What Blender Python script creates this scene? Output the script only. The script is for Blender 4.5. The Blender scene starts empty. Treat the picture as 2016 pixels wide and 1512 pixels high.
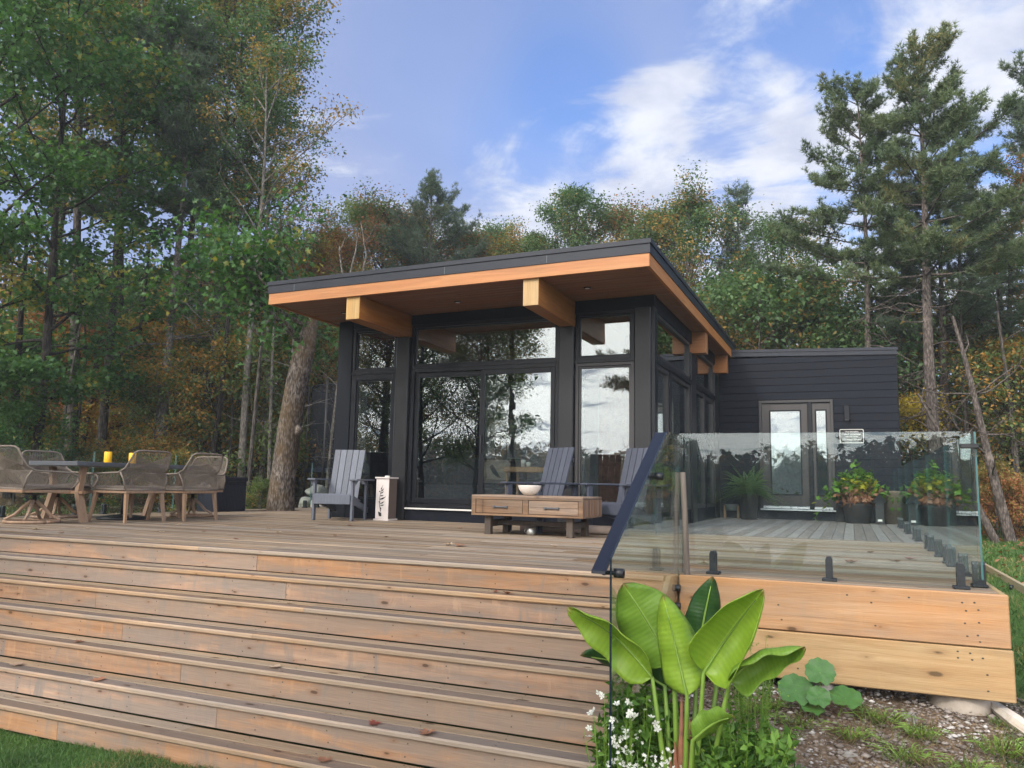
import bpy, math, random
import numpy as np
from mathutils import Vector, Matrix
C = bpy.context.scene.collection
scene = bpy.context.scene
PI = math.pi
R = math.radians

# ------------------------------------------------------------------ camera
cam_d = bpy.data.cameras.new("camera"); cam = bpy.data.objects.new("camera", cam_d); C.objects.link(cam)
cam_d.sensor_width = 36; cam_d.lens = 1549.79 / 2016 * 36; cam_d.clip_end = 2000; cam_d.clip_start = 0.05
yaw, pit, rol = R(23.2696), R(7.2489), R(1.0894)
fw = Vector((-math.sin(yaw) * math.cos(pit), math.cos(yaw) * math.cos(pit), math.sin(pit)))
rt = Vector((math.cos(yaw), math.sin(yaw), 0)); up = rt.cross(fw)
rt2 = rt * math.cos(rol) + up * math.sin(rol); up2 = up * math.cos(rol) - rt * math.sin(rol)
cam.matrix_world = Matrix(((rt2.x, up2.x, -fw.x, 0), (rt2.y, up2.y, -fw.y, 0), (rt2.z, up2.z, -fw.z, 0.65), (0, 0, 0, 1)))
scene.camera = cam
scene.render.resolution_x, scene.render.resolution_y = 1024, 768

# ------------------------------------------------------------------ world, sun, exposure
SUN_EL, SUN_AZ = R(38), R(200)          # azimuth clockwise from +Y: the sun stands behind the camera, slightly left
world = bpy.data.worlds.new("World"); scene.world = world; world.use_nodes = True
wn, wl = world.node_tree.nodes, world.node_tree.links
wn.clear()
def wnode(t, **k):
    n = wn.new(t)
    for a, b in k.items(): setattr(n, a, b)
    return n
def wmath(op, a, b=None, c=None, clamp=False):
    n = wnode('ShaderNodeMath', operation=op, use_clamp=clamp)
    for i, v in enumerate((a, b, c)):
        if v is None: continue
        if isinstance(v, (int, float)): n.inputs[i].default_value = v
        else: wl.new(v, n.inputs[i])
    return n.outputs[0]
tc = wnode('ShaderNodeTexCoord')
sky = wnode('ShaderNodeTexSky', sky_type='NISHITA', sun_disc=False, sun_elevation=SUN_EL, sun_rotation=SUN_AZ, altitude=200, air_density=1.0, dust_density=0.6, ozone_density=2.0)
sep = wnode('ShaderNodeSeparateXYZ'); wl.new(tc.outputs['Generated'], sep.inputs[0])
zc = wmath('MAXIMUM', wmath('ADD', sep.outputs[2], 0.12), 0.04)
px = wmath('DIVIDE', sep.outputs[0], zc); py = wmath('DIVIDE', sep.outputs[1], zc)
cmb = wnode('ShaderNodeCombineXYZ'); wl.new(px, cmb.inputs[0]); wl.new(py, cmb.inputs[1])
def wnoise(scale, detail, rough, dist=0.0, off=(0, 0, 0), stretch=(1, 1, 1), src=None):
    m = wnode('ShaderNodeMapping'); m.inputs['Location'].default_value = off; m.inputs['Scale'].default_value = stretch
    wl.new(src or cmb.outputs[0], m.inputs[0])
    n = wnode('ShaderNodeTexNoise'); n.inputs['Scale'].default_value = scale; n.inputs['Detail'].default_value = detail
    n.inputs['Roughness'].default_value = rough; n.inputs['Distortion'].default_value = dist
    wl.new(m.outputs[0], n.inputs['Vector']); return n.outputs[0]
def wramp(v, a, b, lo=0.0, hi=1.0, smooth=True):
    n = wnode('ShaderNodeMapRange'); n.interpolation_type = 'SMOOTHSTEP' if smooth else 'LINEAR'
    n.inputs[1].default_value = a; n.inputs[2].default_value = b; n.inputs[3].default_value = lo; n.inputs[4].default_value = hi
    wl.new(v, n.inputs[0]); return n.outputs[0]
def blob(d, r):                          # a soft round patch of sky about direction d, radius r degrees
    v = Vector(d).normalized()
    n = wnode('ShaderNodeVectorMath', operation='DOT_PRODUCT'); wl.new(tc.outputs['Generated'], n.inputs[0]); n.inputs[1].default_value = v
    return wramp(n.outputs['Value'], math.cos(R(r)), 1.0)
# white cumulus field (where it lies) + broken edge noise
cum = None
for d, r, w in (((-.045, .891, .451), 14, .62), ((-.165, .886, .433), 15, .60), ((-.083, .917, .389), 22, .62), ((-.226, .886, .405), 14, .5), ((-.144, .93, .30), 28, .75),
                ((-.29, .898, .33), 14, .5), ((.16, .903, .403), 16, .5), ((.077, .864, .498), 8, .5), ((.25, .95, .3), 26, .65), ((0, -.9, .42), 55, .95), ((-.5, -.75, .4), 45, .95),
                ((.8, -.3, .5), 40, .7), ((-.7, -.1, .75), 35, .6)):
    b = wmath('MULTIPLY', blob(d, r), w); cum = b if cum is None else wmath('MAXIMUM', cum, b)
for d, r in (((-.195, .833, .518), 9), ((-.0, .869, .496), 5), ((-.307, .86, .407), 6), ((-.113, .891, .439), 4), ((-.142, .919, .367), 3.5), ((-.38, .777, .502), 12)):
    cum = wmath('MULTIPLY_ADD', blob(d, r), -0.42, cum)
n1 = wnoise(2.0, 10, .60, .9, off=(5.5, 7.7, 0), stretch=(.9, 1.25, 1)); n2 = wnoise(6.5, 8, .62, .4, off=(3, 1, 0))
nz = wmath('ADD', wmath('MULTIPLY', n1, 0.75), wmath('MULTIPLY', n2, 0.25))
dens = wmath('ADD', cum, wmath('MULTIPLY_ADD', nz, 4.0, -1.96))
white = wramp(dens, 0.15, 0.85)
# grey-lilac veil, thick in the west, thin in the east
veil = wmath('MULTIPLY', wramp(sep.outputs[0], 0.12, -0.34), 1.0)
n3 = wnoise(1.1, 5, .5, .4, off=(7, 2, 0))
veil = wmath('MULTIPLY_ADD', wramp(n3, .3, .72), .55, veil)
veil = wmath('MULTIPLY', wmath('MINIMUM', veil, 1.0), .86)
for d, r in (((-.38, .777, .502), 12), ((-.307, .86, .407), 9), ((-.195, .833, .518), 12)):
    veil = wmath('MULTIPLY_ADD', blob(d, r), -0.28, veil)
veil = wmath('MAXIMUM', veil, 0.22)
def wmix(f, a, b):
    n = wnode('ShaderNodeMix', data_type='RGBA'); wl.new(f, n.inputs[0])
    for v, i in ((a, 6), (b, 7)):
        if isinstance(v, tuple): n.inputs[i].default_value = (*v, 1)
        else: wl.new(v, n.inputs[i])
    return n.outputs[2]
skyt = wnode('ShaderNodeMix', data_type='RGBA', blend_type='MULTIPLY'); skyt.inputs[0].default_value = 1
wl.new(sky.outputs[0], skyt.inputs[6]); skyt.inputs[7].default_value = (.74, 1.02, 1.42, 1)
c1 = wmix(veil, skyt.outputs[2], wmix(wramp(n3, .35, .65), (2.1, 2.5, 3.9), (2.8, 3.1, 4.3)))
glow = wramp(sep.outputs[1], 0.2, -0.7)   # clouds on the sun's side are lit through and brighter
shade = wramp(wnoise(4.0, 6, .6, .2, off=(1, 5, 0)), .3, .7)
ccol = wmix(shade, (3.3, 3.6, 4.6), (4.9, 5.1, 5.6))
ccol = wmix(glow, ccol, (23.0, 22.5, 21.8))
c2 = wmix(white, c1, ccol)
bg = wnode('ShaderNodeBackground'); bg.inputs['Strength'].default_value = 0.10; wl.new(c2, bg.inputs[0])
wo = wnode('ShaderNodeOutputWorld'); wl.new(bg.outputs[0], wo.inputs[0])
sun_d = bpy.data.lights.new("sun", 'SUN'); sun_d.energy = 1.5; sun_d.angle = R(12); sun_d.color = (1.0, .95, .87)
sun = bpy.data.objects.new("sun", sun_d); C.objects.link(sun); sun.location = (0, 0, 40)
sdir = Vector((math.sin(SUN_AZ) * math.cos(SUN_EL), math.cos(SUN_AZ) * math.cos(SUN_EL), math.sin(SUN_EL)))
sun.rotation_euler = sdir.to_track_quat('Z', 'Y').to_euler()
scene.view_settings.view_transform = 'Standard'; scene.view_settings.look = 'None'; scene.view_settings.gamma = 1.0
scene.view_settings.use_curve_mapping = False; scene.view_settings.exposure = 0.93
scene.cycles.max_bounces = 8; scene.cycles.transparent_max_bounces = 16; scene.cycles.caustics_reflective = False; scene.cycles.caustics_refractive = False
scene.cycles.use_denoising = True

# ------------------------------------------------------------------ material helpers
class NT:
    def __init__(s, name):
        s.m = bpy.data.materials.new(name); s.m.use_nodes = True; s.t = s.m.node_tree; s.t.nodes.clear()
        s.out = s.t.nodes.new('ShaderNodeOutputMaterial')
    def n(s, t, **k):
        x = s.t.nodes.new(t)
        for a, b in k.items(): setattr(x, a, b)
        return x
    def put(s, sock, v):
        if v is None: return
        if isinstance(v, (int, float)): sock.default_value = v
        elif isinstance(v, (tuple, list)): sock.default_value = (*v, 1) if len(v) == 3 and sock.type == 'RGBA' else v
        else: s.t.links.new(v, sock)
    def math(s, op, a, b=None, c=None, clamp=False):
        x = s.n('ShaderNodeMath', operation=op, use_clamp=clamp)
        for i, v in enumerate((a, b, c)): s.put(x.inputs[i], v)
        return x.outputs[0]
    def vmath(s, op, a, b=None):
        x = s.n('ShaderNodeVectorMath', operation=op); s.put(x.inputs[0], a); s.put(x.inputs[1], b)
        return x.outputs[0]
    def mix(s, f, a, b, mode='MIX'):
        x = s.n('ShaderNodeMix', data_type='RGBA', blend_type=mode); s.put(x.inputs[0], f); s.put(x.inputs[6], a); s.put(x.inputs[7], b)
        return x.outputs[2]
    def noise(s, vec, scale=1., detail=4., rough=.55, dist=0., col=False):
        x = s.n('ShaderNodeTexNoise'); s.put(x.inputs['Vector'], vec); s.put(x.inputs['Scale'], scale); s.put(x.inputs['Detail'], detail)
        s.put(x.inputs['Roughness'], rough); s.put(x.inputs['Distortion'], dist); return x.outputs[1 if col else 0]
    def vor(s, vec, scale=1., feature='F1', rnd=1.):
        x = s.n('ShaderNodeTexVoronoi', feature=feature); s.put(x.inputs['Vector'], vec); s.put(x.inputs['Scale'], scale); s.put(x.inputs['Randomness'], rnd); return x
    def rng(s, v, a, b, lo=0., hi=1., sm=False):
        x = s.n('ShaderNodeMapRange'); x.interpolation_type = 'SMOOTHSTEP' if sm else 'LINEAR'
        for i, q in enumerate((v, a, b, lo, hi)): s.put(x.inputs[i], q)
        return x.outputs[0]
    def ramp(s, v, stops):
        x = s.n('ShaderNodeValToRGB'); cr = x.color_ramp
        while len(cr.elements) < len(stops): cr.elements.new(.5)
        for e, (p, c) in zip(cr.elements, stops): e.position = p; e.color = (*c, 1)
        s.put(x.inputs[0], v); return x.outputs[0]
    def pos(s, scale=(1, 1, 1), rnd=0., obj=False):
        if obj: v = s.n('ShaderNodeTexCoord').outputs['Object']
        else: v = s.n('ShaderNodeNewGeometry').outputs['Position']
        if rnd:
            oi = s.n('ShaderNodeObjectInfo'); w = s.n('ShaderNodeTexWhiteNoise', noise_dimensions='1D'); s.put(w.inputs['W'], oi.outputs['Random'])
            v = s.vmath('ADD', v, s.vmath('SCALE', w.outputs['Color']) if False else s.vscale(w.outputs['Color'], rnd))
        return s.vmath('MULTIPLY', v, scale)
    def vscale(s, v, k):
        x = s.n('ShaderNodeVectorMath', operation='SCALE'); s.put(x.inputs[0], v); s.put(x.inputs['Scale'], k); return x.outputs[0]
    def rand(s): return s.n('ShaderNodeObjectInfo').outputs['Random']
    def bump(s, h, strength=.3, dist=.01, nrm=None):
        x = s.n('ShaderNodeBump'); s.put(x.inputs['Height'], h); s.put(x.inputs['Strength'], strength); s.put(x.inputs['Distance'], dist)
        if nrm: s.put(x.inputs['Normal'], nrm)
        return x.outputs[0]
    def bsdf(s, col, rough=.6, metal=0., nrm=None, spec=.5, coat=0.):
        b = s.n('ShaderNodeBsdfPrincipled'); s.put(b.inputs['Base Color'], col); s.put(b.inputs['Roughness'], rough); s.put(b.inputs['Metallic'], metal)
        s.put(b.inputs['Specular IOR Level'], spec); s.put(b.inputs['Coat Weight'], coat)
        if nrm: s.put(b.inputs['Normal'], nrm)
        return b.outputs[0]
    def done(s, sh): s.t.links.new(sh, s.out.inputs[0]); return s.m

def wood(name, cols, axis='x', weather=(.25, .23, .21), wamt=.5, wlo=.4, whi=.75, knots=.5, hue=.18, rough=.7, grain=1.0, spec=.3, kscale=1.0, dirt=0.0, plane='xy', mottle=0.0, kr=1.0):
    """planed softwood: streaks along the board, knots, grey weathering in patches; every board its own stretch of the tree"""
    s = NT(name)
    ax = {'x': (1, 0), 'y': (0, 1)}.get(axis, (1, 0))
    def sc(a, b):
        if axis == 'x': return (a, b, b)
        if axis == 'y': return (b, a, b)
        return (b, b, a)
    base = s.pos(rnd=60.)
    v = s.vmath('MULTIPLY', base, sc(.9, 17))
    g = s.noise(v, 1, 6, .6, .9)
    f = s.noise(s.vmath('MULTIPLY', base, sc(5, 150)), 1, 3, .6)
    gf = s.math('MULTIPLY_ADD', s.math('SUBTRACT', f, .5), .35, g)
    col = s.ramp(gf, [(.28, cols[0]), (.5, cols[1]), (.72, cols[2])])
    # broad warm / cool patches
    pch = s.noise(s.vmath('MULTIPLY', base, sc(1.1, 4)), 1, 3, .6, .5)
    col = s.mix(s.rng(pch, .35, .7, 0, .55), col, tuple(min(1, c * k) for c, k in zip(cols[1], (1.18, .98, .78))))
    if mottle:                           # cross-grain patches left by sun and rain
        mo = s.noise(s.vmath('MULTIPLY', base, sc(7.5, 2.0)), 1, 5, .65, .8); mo2 = s.noise(s.vmath('MULTIPLY', base, sc(2.2, 1.5)), 1, 3, .6, .5)
        col = s.mix(s.math('MULTIPLY', s.rng(mo, .5, .68, sm=True), s.rng(mo2, .38, .6, 0, mottle)), col, weather)
        col = s.mix(s.math('MULTIPLY', s.rng(mo, .45, .3, sm=True), mottle * .6), col, tuple(min(1, c * k) for c, k in zip(cols[2], (1.12, 1.0, .85))))
    # weathered grey
    w = s.noise(s.vmath('MULTIPLY', base, sc(.7, 5)), 1, 7, .65, .6)
    wr = s.math('MULTIPLY_ADD', s.math('SUBTRACT', s.rand(), .5), .25, w)
    col = s.mix(s.math('MULTIPLY', s.rng(wr, wlo, whi, sm=True), wamt), col, s.mix(f, tuple(c * .72 for c in weather), tuple(c * 1.2 for c in weather)))
    if knots:
        ka, kb = 2.6 * kscale, 7.0 * kscale
        ksc = {'xy': (ka, kb, 0) if axis == 'x' else (kb, ka, 0), 'xz': (ka, 0, kb)}[plane] if axis != 'z' else (kb, kb, ka)
        kv = s.vmath('MULTIPLY', base, ksc); kp = s.n('ShaderNodeSeparateXYZ'); s.put(kp.inputs[0], kv); kc = s.n('ShaderNodeCombineXYZ')
        if axis == 'z': s.put(kc.inputs[0], s.math('ADD', kp.outputs[0], kp.outputs[1])); s.put(kc.inputs[1], kp.outputs[2])
        elif plane == 'xz': s.put(kc.inputs[0], kp.outputs[0]); s.put(kc.inputs[1], kp.outputs[2])
        else: s.put(kc.inputs[0], kp.outputs[0]); s.put(kc.inputs[1], kp.outputs[1])
        k = s.vor(kc.outputs[0], 1); k.voronoi_dimensions = '2D'
        wob = s.math('MULTIPLY_ADD', s.noise(s.vmath('MULTIPLY', base, sc(30, 60)), 1, 2), .06, k.outputs['Distance'])
        gate = s.n('ShaderNodeSeparateColor'); s.put(gate.inputs[0], k.outputs['Color'])
        on = s.math('GREATER_THAN', gate.outputs[0], 1 - knots)
        rad = s.rng(s.math('POWER', gate.outputs[1], 2.2), 0, 1, .04 * kr, .14 * kr)
        d = s.math('SUBTRACT', wob, rad)
        col = s.mix(s.math('MULTIPLY', s.rng(d, .16, .0, sm=True), s.math('MULTIPLY', on, .38)), col, tuple(c * k for c, k in zip(cols[1], (.62, .5, .42))))
        col = s.mix(s.math('MULTIPLY', s.rng(d, .03, -.03, sm=True), s.math('MULTIPLY', on, .85)), col, tuple(c * .28 for c in cols[0]))
    if dirt:
        dn = s.noise(s.vmath('MULTIPLY', base, sc(2.5, 9)), 1, 6, .7, .3)
        col = s.mix(s.rng(dn, .55, .78, 0, dirt, sm=True), col, (.035, .028, .024))
    hs = s.n('ShaderNodeHueSaturation'); s.put(hs.inputs['Color'], col)
    s.put(hs.inputs['Value'], s.rng(s.rand(), 0, 1, 1 - hue, 1 + hue)); s.put(hs.inputs['Saturation'], s.rng(s.math('FRACT', s.math('MULTIPLY', s.rand(), 7.3)), 0, 1, .85, 1.12))
    n = s.bump(s.math('ADD', gf, s.math('MULTIPLY', f, .5)), .25 * grain, .004)
    return s.done(s.bsdf(hs.outputs[0], s.rng(w, .3, .7, rough - .1, rough + .15), 0, n, spec))

def plain(name, col, rough=.5, metal=0., spec=.5, var=.08, nscale=6., bump=0., bscale=60., stretch=(1, 1, 1), coat=0., rnd=0.):
    s = NT(name); p = s.pos(stretch, rnd=rnd)
    n = s.noise(p, nscale, 5, .6)
    k = s.rng(n, .3, .7, 1 - var, 1 + var)
    if rnd: k = s.math('MULTIPLY', k, s.rng(s.rand(), 0, 1, 1 - var, 1 + var))
    hs = s.n('ShaderNodeHueSaturation'); s.put(hs.inputs['Color'], col); s.put(hs.inputs['Value'], k)
    nrm = s.bump(s.noise(p, bscale, 4, .6), bump, .004) if bump else None
    return s.done(s.bsdf(hs.outputs[0], s.rng(n, .3, .7, max(.02, rough - .06), rough + .06), metal, nrm, spec, coat))

def leafmat(name, c_lo, c_hi, c_alt=None, alt=.15, trans=.35, rough=.5, clump=.9):
    s = NT(name)
    g = s.n('ShaderNodeNewGeometry'); rnd = g.outputs['Random Per Island']
    p = s.pos()
    cl = s.noise(p, clump, 3, .6)
    f = s.math('MULTIPLY_ADD', s.math('SUBTRACT', rnd, .5), .55, s.rng(cl, .32, .68))
    col = s.mix(s.math('ADD', f, 0, clamp=True), c_lo, c_hi)
    if c_alt is not None:
        big = s.noise(p, clump * .55, 2, .5)
        sel = s.math('MULTIPLY_ADD', big, 1.5, s.math('MULTIPLY', s.math('FRACT', s.math('MULTIPLY', rnd, 13.7)), .5))
        sel = s.math('MULTIPLY_ADD', s.rand(), .25, sel)
        col = s.mix(s.rng(sel, 1.35 - alt, 1.45 - alt), col, c_alt)
    d = s.bsdf(col, rough, 0, None, .35)
    t = s.n('ShaderNodeBsdfTranslucent'); s.put(t.inputs[0], s.mix(1., col, (1.15, 1.2, .6), 'MULTIPLY'))
    m = s.n('ShaderNodeMixShader'); m.inputs[0].default_value = trans; s.t.links.new(d, m.inputs[1]); s.t.links.new(t.outputs[0], m.inputs[2])
    return s.done(m.outputs[0])

def barkmat(name, lo, hi, moss=None, vs=5., scale=1.):
    s = NT(name); p = s.pos((1, 1, 1 / vs), rnd=20)
    n = s.noise(p, 22 * scale, 6, .65, .6); v = s.vor(p, 26 * scale); e = s.rng(v.outputs['Distance'], .15, .75)
    h = s.math('MULTIPLY_ADD', n, .7, s.math('MULTIPLY', e, -.5))
    col = s.mix(s.rng(h, -.1, .45), lo, hi)
    lich = s.noise(s.pos(rnd=9.), 3.2, 5, .65)
    col = s.mix(s.rng(lich, .56, .68, 0, .5), col, tuple(min(1, c * 1.6) for c in hi))
    if moss: col = s.mix(s.rng(s.noise(s.pos(rnd=3.), 1.3, 5, .7), .45, .62, 0, .75), col, moss)
    return s.done(s.bsdf(col, .9, 0, s.bump(h, .9, .03 / scale), .2))

M = {}
M['riser'] = wood('riser_wood', [(.235, .135, .08), (.345, .21, .13), (.44, .29, .19)], weather=(.215, .175, .145), wamt=.78, wlo=.36, whi=.60, knots=.5, hue=.16, kscale=1.0, kr=.85, plane='xz', mottle=1.0, grain=1.8)
M['nosing'] = wood('nosing_wood', [(.27, .17, .10), (.37, .25, .155), (.46, .33, .22)], weather=(.24, .20, .16), wamt=.7, wlo=.40, whi=.60, knots=.35, hue=.16, plane='xz', kscale=1.3, kr=.8, grain=1.5)
M['tread2'] = wood('back_tread_wood', [(.22, .155, .10), (.31, .23, .15), (.40, .31, .215)], weather=(.24, .20, .15), wamt=.6, wlo=.35, whi=.65, knots=.3, hue=.2, dirt=.3, spec=.1, rough=.8)
M['tread'] = wood('tread_wood', [(.15, .10, .07), (.22, .155, .11), (.34, .26, .19)], weather=(.16, .125, .10), wamt=.85, wlo=.30, whi=.60, knots=.3, hue=.2, dirt=.4, spec=.1, rough=.8)
M['deck'] = wood('deck_wood', [(.15, .10, .062), (.265, .19, .122), (.41, .31, .215)], weather=(.185, .16, .13), wamt=.8, wlo=.34, whi=.62, knots=.3, hue=.45, dirt=.65, rough=.68, spec=.12)
M['decky'] = wood('grey_deck_wood', [(.13, .105, .09), (.20, .17, .15), (.30, .26, .23)], axis='y', weather=(.20, .19, .18), wamt=.8, wlo=.3, whi=.6, knots=.25, hue=.25, dirt=.5, rough=.55, spec=.3)
M['fascia_a'] = wood('rose_cedar', [(.31, .175, .095), (.42, .255, .145), (.51, .33, .205)], weather=(.33, .25, .19), wamt=.5, knots=.6, hue=.03, kscale=.75, kr=.8, wlo=.46, whi=.72, plane='xz', grain=2.2, dirt=.10, mottle=.3)
M['fascia_b'] = wood('honey_pine', [(.31, .185, .075), (.41, .26, .115), (.49, .33, .16)], weather=(.30, .23, .14), wamt=.45, knots=.65, hue=.03, kscale=.75, kr=.9, wlo=.46, whi=.72, plane='xz', grain=2.2, dirt=.08, mottle=.2)
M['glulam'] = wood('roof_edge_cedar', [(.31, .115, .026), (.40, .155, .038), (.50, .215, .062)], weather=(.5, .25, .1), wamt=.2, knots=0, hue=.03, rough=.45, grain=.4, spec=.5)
M['glulamy'] = wood('roof_edge_cedar_side', [(.31, .115, .026), (.40, .155, .038), (.50, .215, .062)], axis='y', weather=(.5, .25, .1), wamt=.2, knots=0, hue=.03, rough=.45, grain=.4, spec=.5)
M['beam'] = wood('beam_fir', [(.24, .10, .040), (.32, .14, .055), (.40, .19, .075)], axis='y', weather=(.4, .2, .09), wamt=.2, knots=0, hue=.03, rough=.5, grain=.4)
M['beamx'] = wood('beam_fir_cross', [(.24, .10, .040), (.32, .14, .055), (.40, .19, .075)], axis='x', weather=(.4, .2, .09), wamt=.2, knots=0, hue=.03, rough=.5, grain=.4)
M['endgrain'] = wood('beam_end_grain', [(.36, .22, .09), (.46, .30, .13), (.55, .38, .19)], axis='z', weather=(.35, .26, .16), wamt=.5, knots=0, hue=.03)
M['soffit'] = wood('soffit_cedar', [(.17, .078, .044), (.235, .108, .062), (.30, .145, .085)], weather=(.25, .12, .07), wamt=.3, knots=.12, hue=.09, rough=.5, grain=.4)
M['table_wood'] = wood('reclaimed_wood', [(.115, .07, .043), (.21, .135, .085), (.33, .215, .135)], weather=(.19, .15, .12), wamt=.6, wlo=.4, whi=.6, knots=.3, hue=.3)
M['table_wood_y'] = wood('reclaimed_end', [(.10, .062, .04), (.22, .13, .08), (.36, .23, .14)], axis='z', weather=(.2, .15, .12), wamt=.5, knots=0, hue=.35)
M['dark_leg'] = wood('dark_stained_leg', [(.045, .035, .03), (.07, .055, .045), (.10, .08, .065)], axis='z', weather=(.09, .08, .07), wamt=.3, knots=0, hue=.1)
M['teak'] = wood('teak', [(.20, .13, .085), (.28, .19, .13), (.36, .255, .18)], axis='z', weather=(.26, .21, .17), wamt=.3, knots=0, hue=.08)
M['post'] = wood('grey_post', [(.10, .075, .06), (.19, .15, .125), (.30, .25, .21)], axis='z', weather=(.25, .23, .21), wamt=.6, knots=.2, dirt=.3)
M['lumber'] = wood('treated_lumber', [(.25, .19, .10), (.33, .26, .15), (.40, .32, .19)], axis='y', weather=(.28, .25, .17), wamt=.5, knots=.2)
M['roofmetal'] = plain('charcoal_roof_metal', (.016, .019, .028), .4, .1, .35, var=.1, nscale=1.2)
M['frame'] = plain('black_window_frame', (.006, .007, .010), .35, 0, .3, var=.1, nscale=2)
M['frame_lt'] = plain('bronze_window_frame', (.040, .037, .038), .38, 0, .4, var=.1, nscale=2)
M['column'] = plain('charcoal_column', (.019, .019, .021), .34, .1, .35, var=.12, nscale=1.4)
M['trim'] = plain('black_trim', (.004, .006, .010), .5, 0, .2, var=.12, nscale=2)
M['door'] = plain('door_bronze', (.055, .050, .049), .4, 0, .4, var=.1, nscale=2)
s_ = NT('dark_siding'); p_ = s_.pos((1.2, 1, 22), rnd=12.)
n_ = s_.noise(p_, 3, 6, .65); hs_ = s_.n('ShaderNodeHueSaturation'); s_.put(hs_.inputs['Color'], (.006, .008, .014)); s_.put(hs_.inputs['Value'], s_.math('MULTIPLY', s_.rng(n_, .3, .7, .85, 1.2), s_.rng(s_.rand(), 0, 1, .9, 1.1)))
M['siding'] = s_.done(s_.bsdf(hs_.outputs[0], .55, 0, s_.bump(n_, .5, .006), .16))
M['white'] = plain('white_sill', (.72, .70, .66), .5)
M['alum'] = plain('aluminium_sill', (.75, .76, .77), .3, .7)
M['black'] = plain('black_powder_coat', (.015, .016, .018), .4)
M['spigot'] = plain('spigot_black', (.022, .026, .03), .42, .2, .5, var=.25, nscale=30, bump=.2, bscale=200)
M['rail'] = plain('navy_black_rail', (.006, .009, .018), .32, .1, .4, var=.06, nscale=3)
M['plastic'] = plain('grey_plastic_lumber', (.125, .135, .165), .55, 0, .4, var=.14, nscale=9, bump=.35, bscale=120, stretch=(6, 6, 1), rnd=5.)
M['plastic_dk'] = plain('dark_plastic_lumber', (.055, .062, .085), .55, 0, .4, var=.12, nscale=9, bump=.35, bscale=120, stretch=(6, 6, 1), rnd=5.)
M['rope'] = plain('taupe_rope', (.20, .165, .135), .85, 0, .2, var=.16, nscale=40, bump=.4, bscale=300)
M['tabletop'] = plain('grey_table_top', (.085, .09, .10), .42, 0, .5, var=.15, nscale=5)
M['yellow'] = plain('yellow_candle', (.95, .50, .02), .45, 0, .4, var=.05)
M['bowl'] = plain('cream_ceramic', (.76, .70, .63), .35, 0, .5, var=.03)
M['lantern'] = plain('whitewashed_board', (.62, .56, .53), .65, 0, .3, var=.06, nscale=12)
M['lantern_side'] = plain('brown_board_side', (.12, .085, .07), .7)
M['cutout'] = plain('dark_cutout', (.02, .018, .018), .8)
M['storage'] = plain('black_storage_plastic', (.012, .014, .024), .5, 0, .4, bump=.3)
M['concrete'] = plain('pier_concrete', (.34, .29, .24), .9, 0, .2, var=.25, nscale=7, bump=.8, bscale=30)
M['stone'] = plain('pale_stone', (.28, .265, .24), .85, 0, .2, var=.3, nscale=5, bump=.8, bscale=14, rnd=7.)
M['mat'] = plain('rolled_mat', (.40, .30, .24), .9, var=.1)
M['net'] = plain('dark_net', (.012, .016, .024), .8)
M['padblue'] = plain('navy_pad', (.012, .018, .04), .5)
M['sofa'] = plain('dark_sofa', (.05, .05, .055), .9)
M['pillow'] = plain('beige_pillow', (.42, .36, .28), .9)
M['shade'] = plain('lamp_shade', (.6, .56, .5), .9)
M['wall'] = plain('white_interior_wall', (.72, .74, .76), .9)
M['floorw'] = wood('interior_floor', [(.2, .12, .07), (.28, .17, .1), (.34, .22, .13)], wamt=.1, knots=.1)
M['brick'] = plain('reddish_stone', (.30, .15, .10), .9, var=.4, nscale=9, bump=1., bscale=20)
M['oak'] = plain('pale_oak', (.45, .27, .14), .6, var=.1)
M['basket'] = plain('planter_dark', (.03, .026, .026), .7)
M['potgrey'] = plain('grey_pot', (.22, .25, .24), .7)
M['wicker'] = plain('brown_bin', (.16, .12, .085), .8, var=.3, nscale=30)
M['rust'] = plain('galvanised', (.45, .45, .42), .35, .8)
M['driftwood'] = wood('driftwood', [(.35, .32, .28), (.5, .47, .43), (.62, .6, .56)], axis='y', wamt=.2, knots=0)

def glassmat(name, tint, refl, wav=.0, rough=0., wscale=2.2, f0=.04):
    s = NT(name)
    tr = s.n('ShaderNodeBsdfTransparent'); s.put(tr.inputs[0], tint)
    gl = s.n('ShaderNodeBsdfGlossy'); gl.inputs['Roughness'].default_value = rough; s.put(gl.inputs[0], (.93, .97, .97))
    if wav:
        h = s.noise(s.pos((1, 1, .8), rnd=8.), wscale, 2, .5, .3)
        s.put(gl.inputs['Normal'], s.bump(h, wav, .02))
    fr = s.n('ShaderNodeLayerWeight'); fr.inputs['Blend'].default_value = f0
    fac = s.math('MULTIPLY_ADD', s.math('POWER', fr.outputs['Facing'], 4.0), 1 - refl, refl, clamp=True)
    m = s.n('ShaderNodeMixShader'); s.put(m.inputs[0], fac); s.t.links.new(tr.outputs[0], m.inputs[1]); s.t.links.new(gl.outputs[0], m.inputs[2])
    return s.done(m.outputs[0])
M['winglass'] = glassmat('window_glass', (.80, .84, .84), .14, .022, f0=.5)
M['winglass_wavy'] = glassmat('wavy_window_glass', (.80, .84, .84), .17, .07, wscale=2.6, f0=.5)
M['railglass'] = glassmat('rail_glass', (.90, .955, .94), .055, .04, f0=.5)
s_ = NT('rail_glass_edge'); M['glassedge'] = s_.done(s_.bsdf((.06, .15, .15), .2, 0, None, .6))
s_ = NT('rail_glass_edge_blue'); M['glassedge_b'] = s_.done(s_.bsdf((.010, .018, .028), .25, .1, None, .4))

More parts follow.
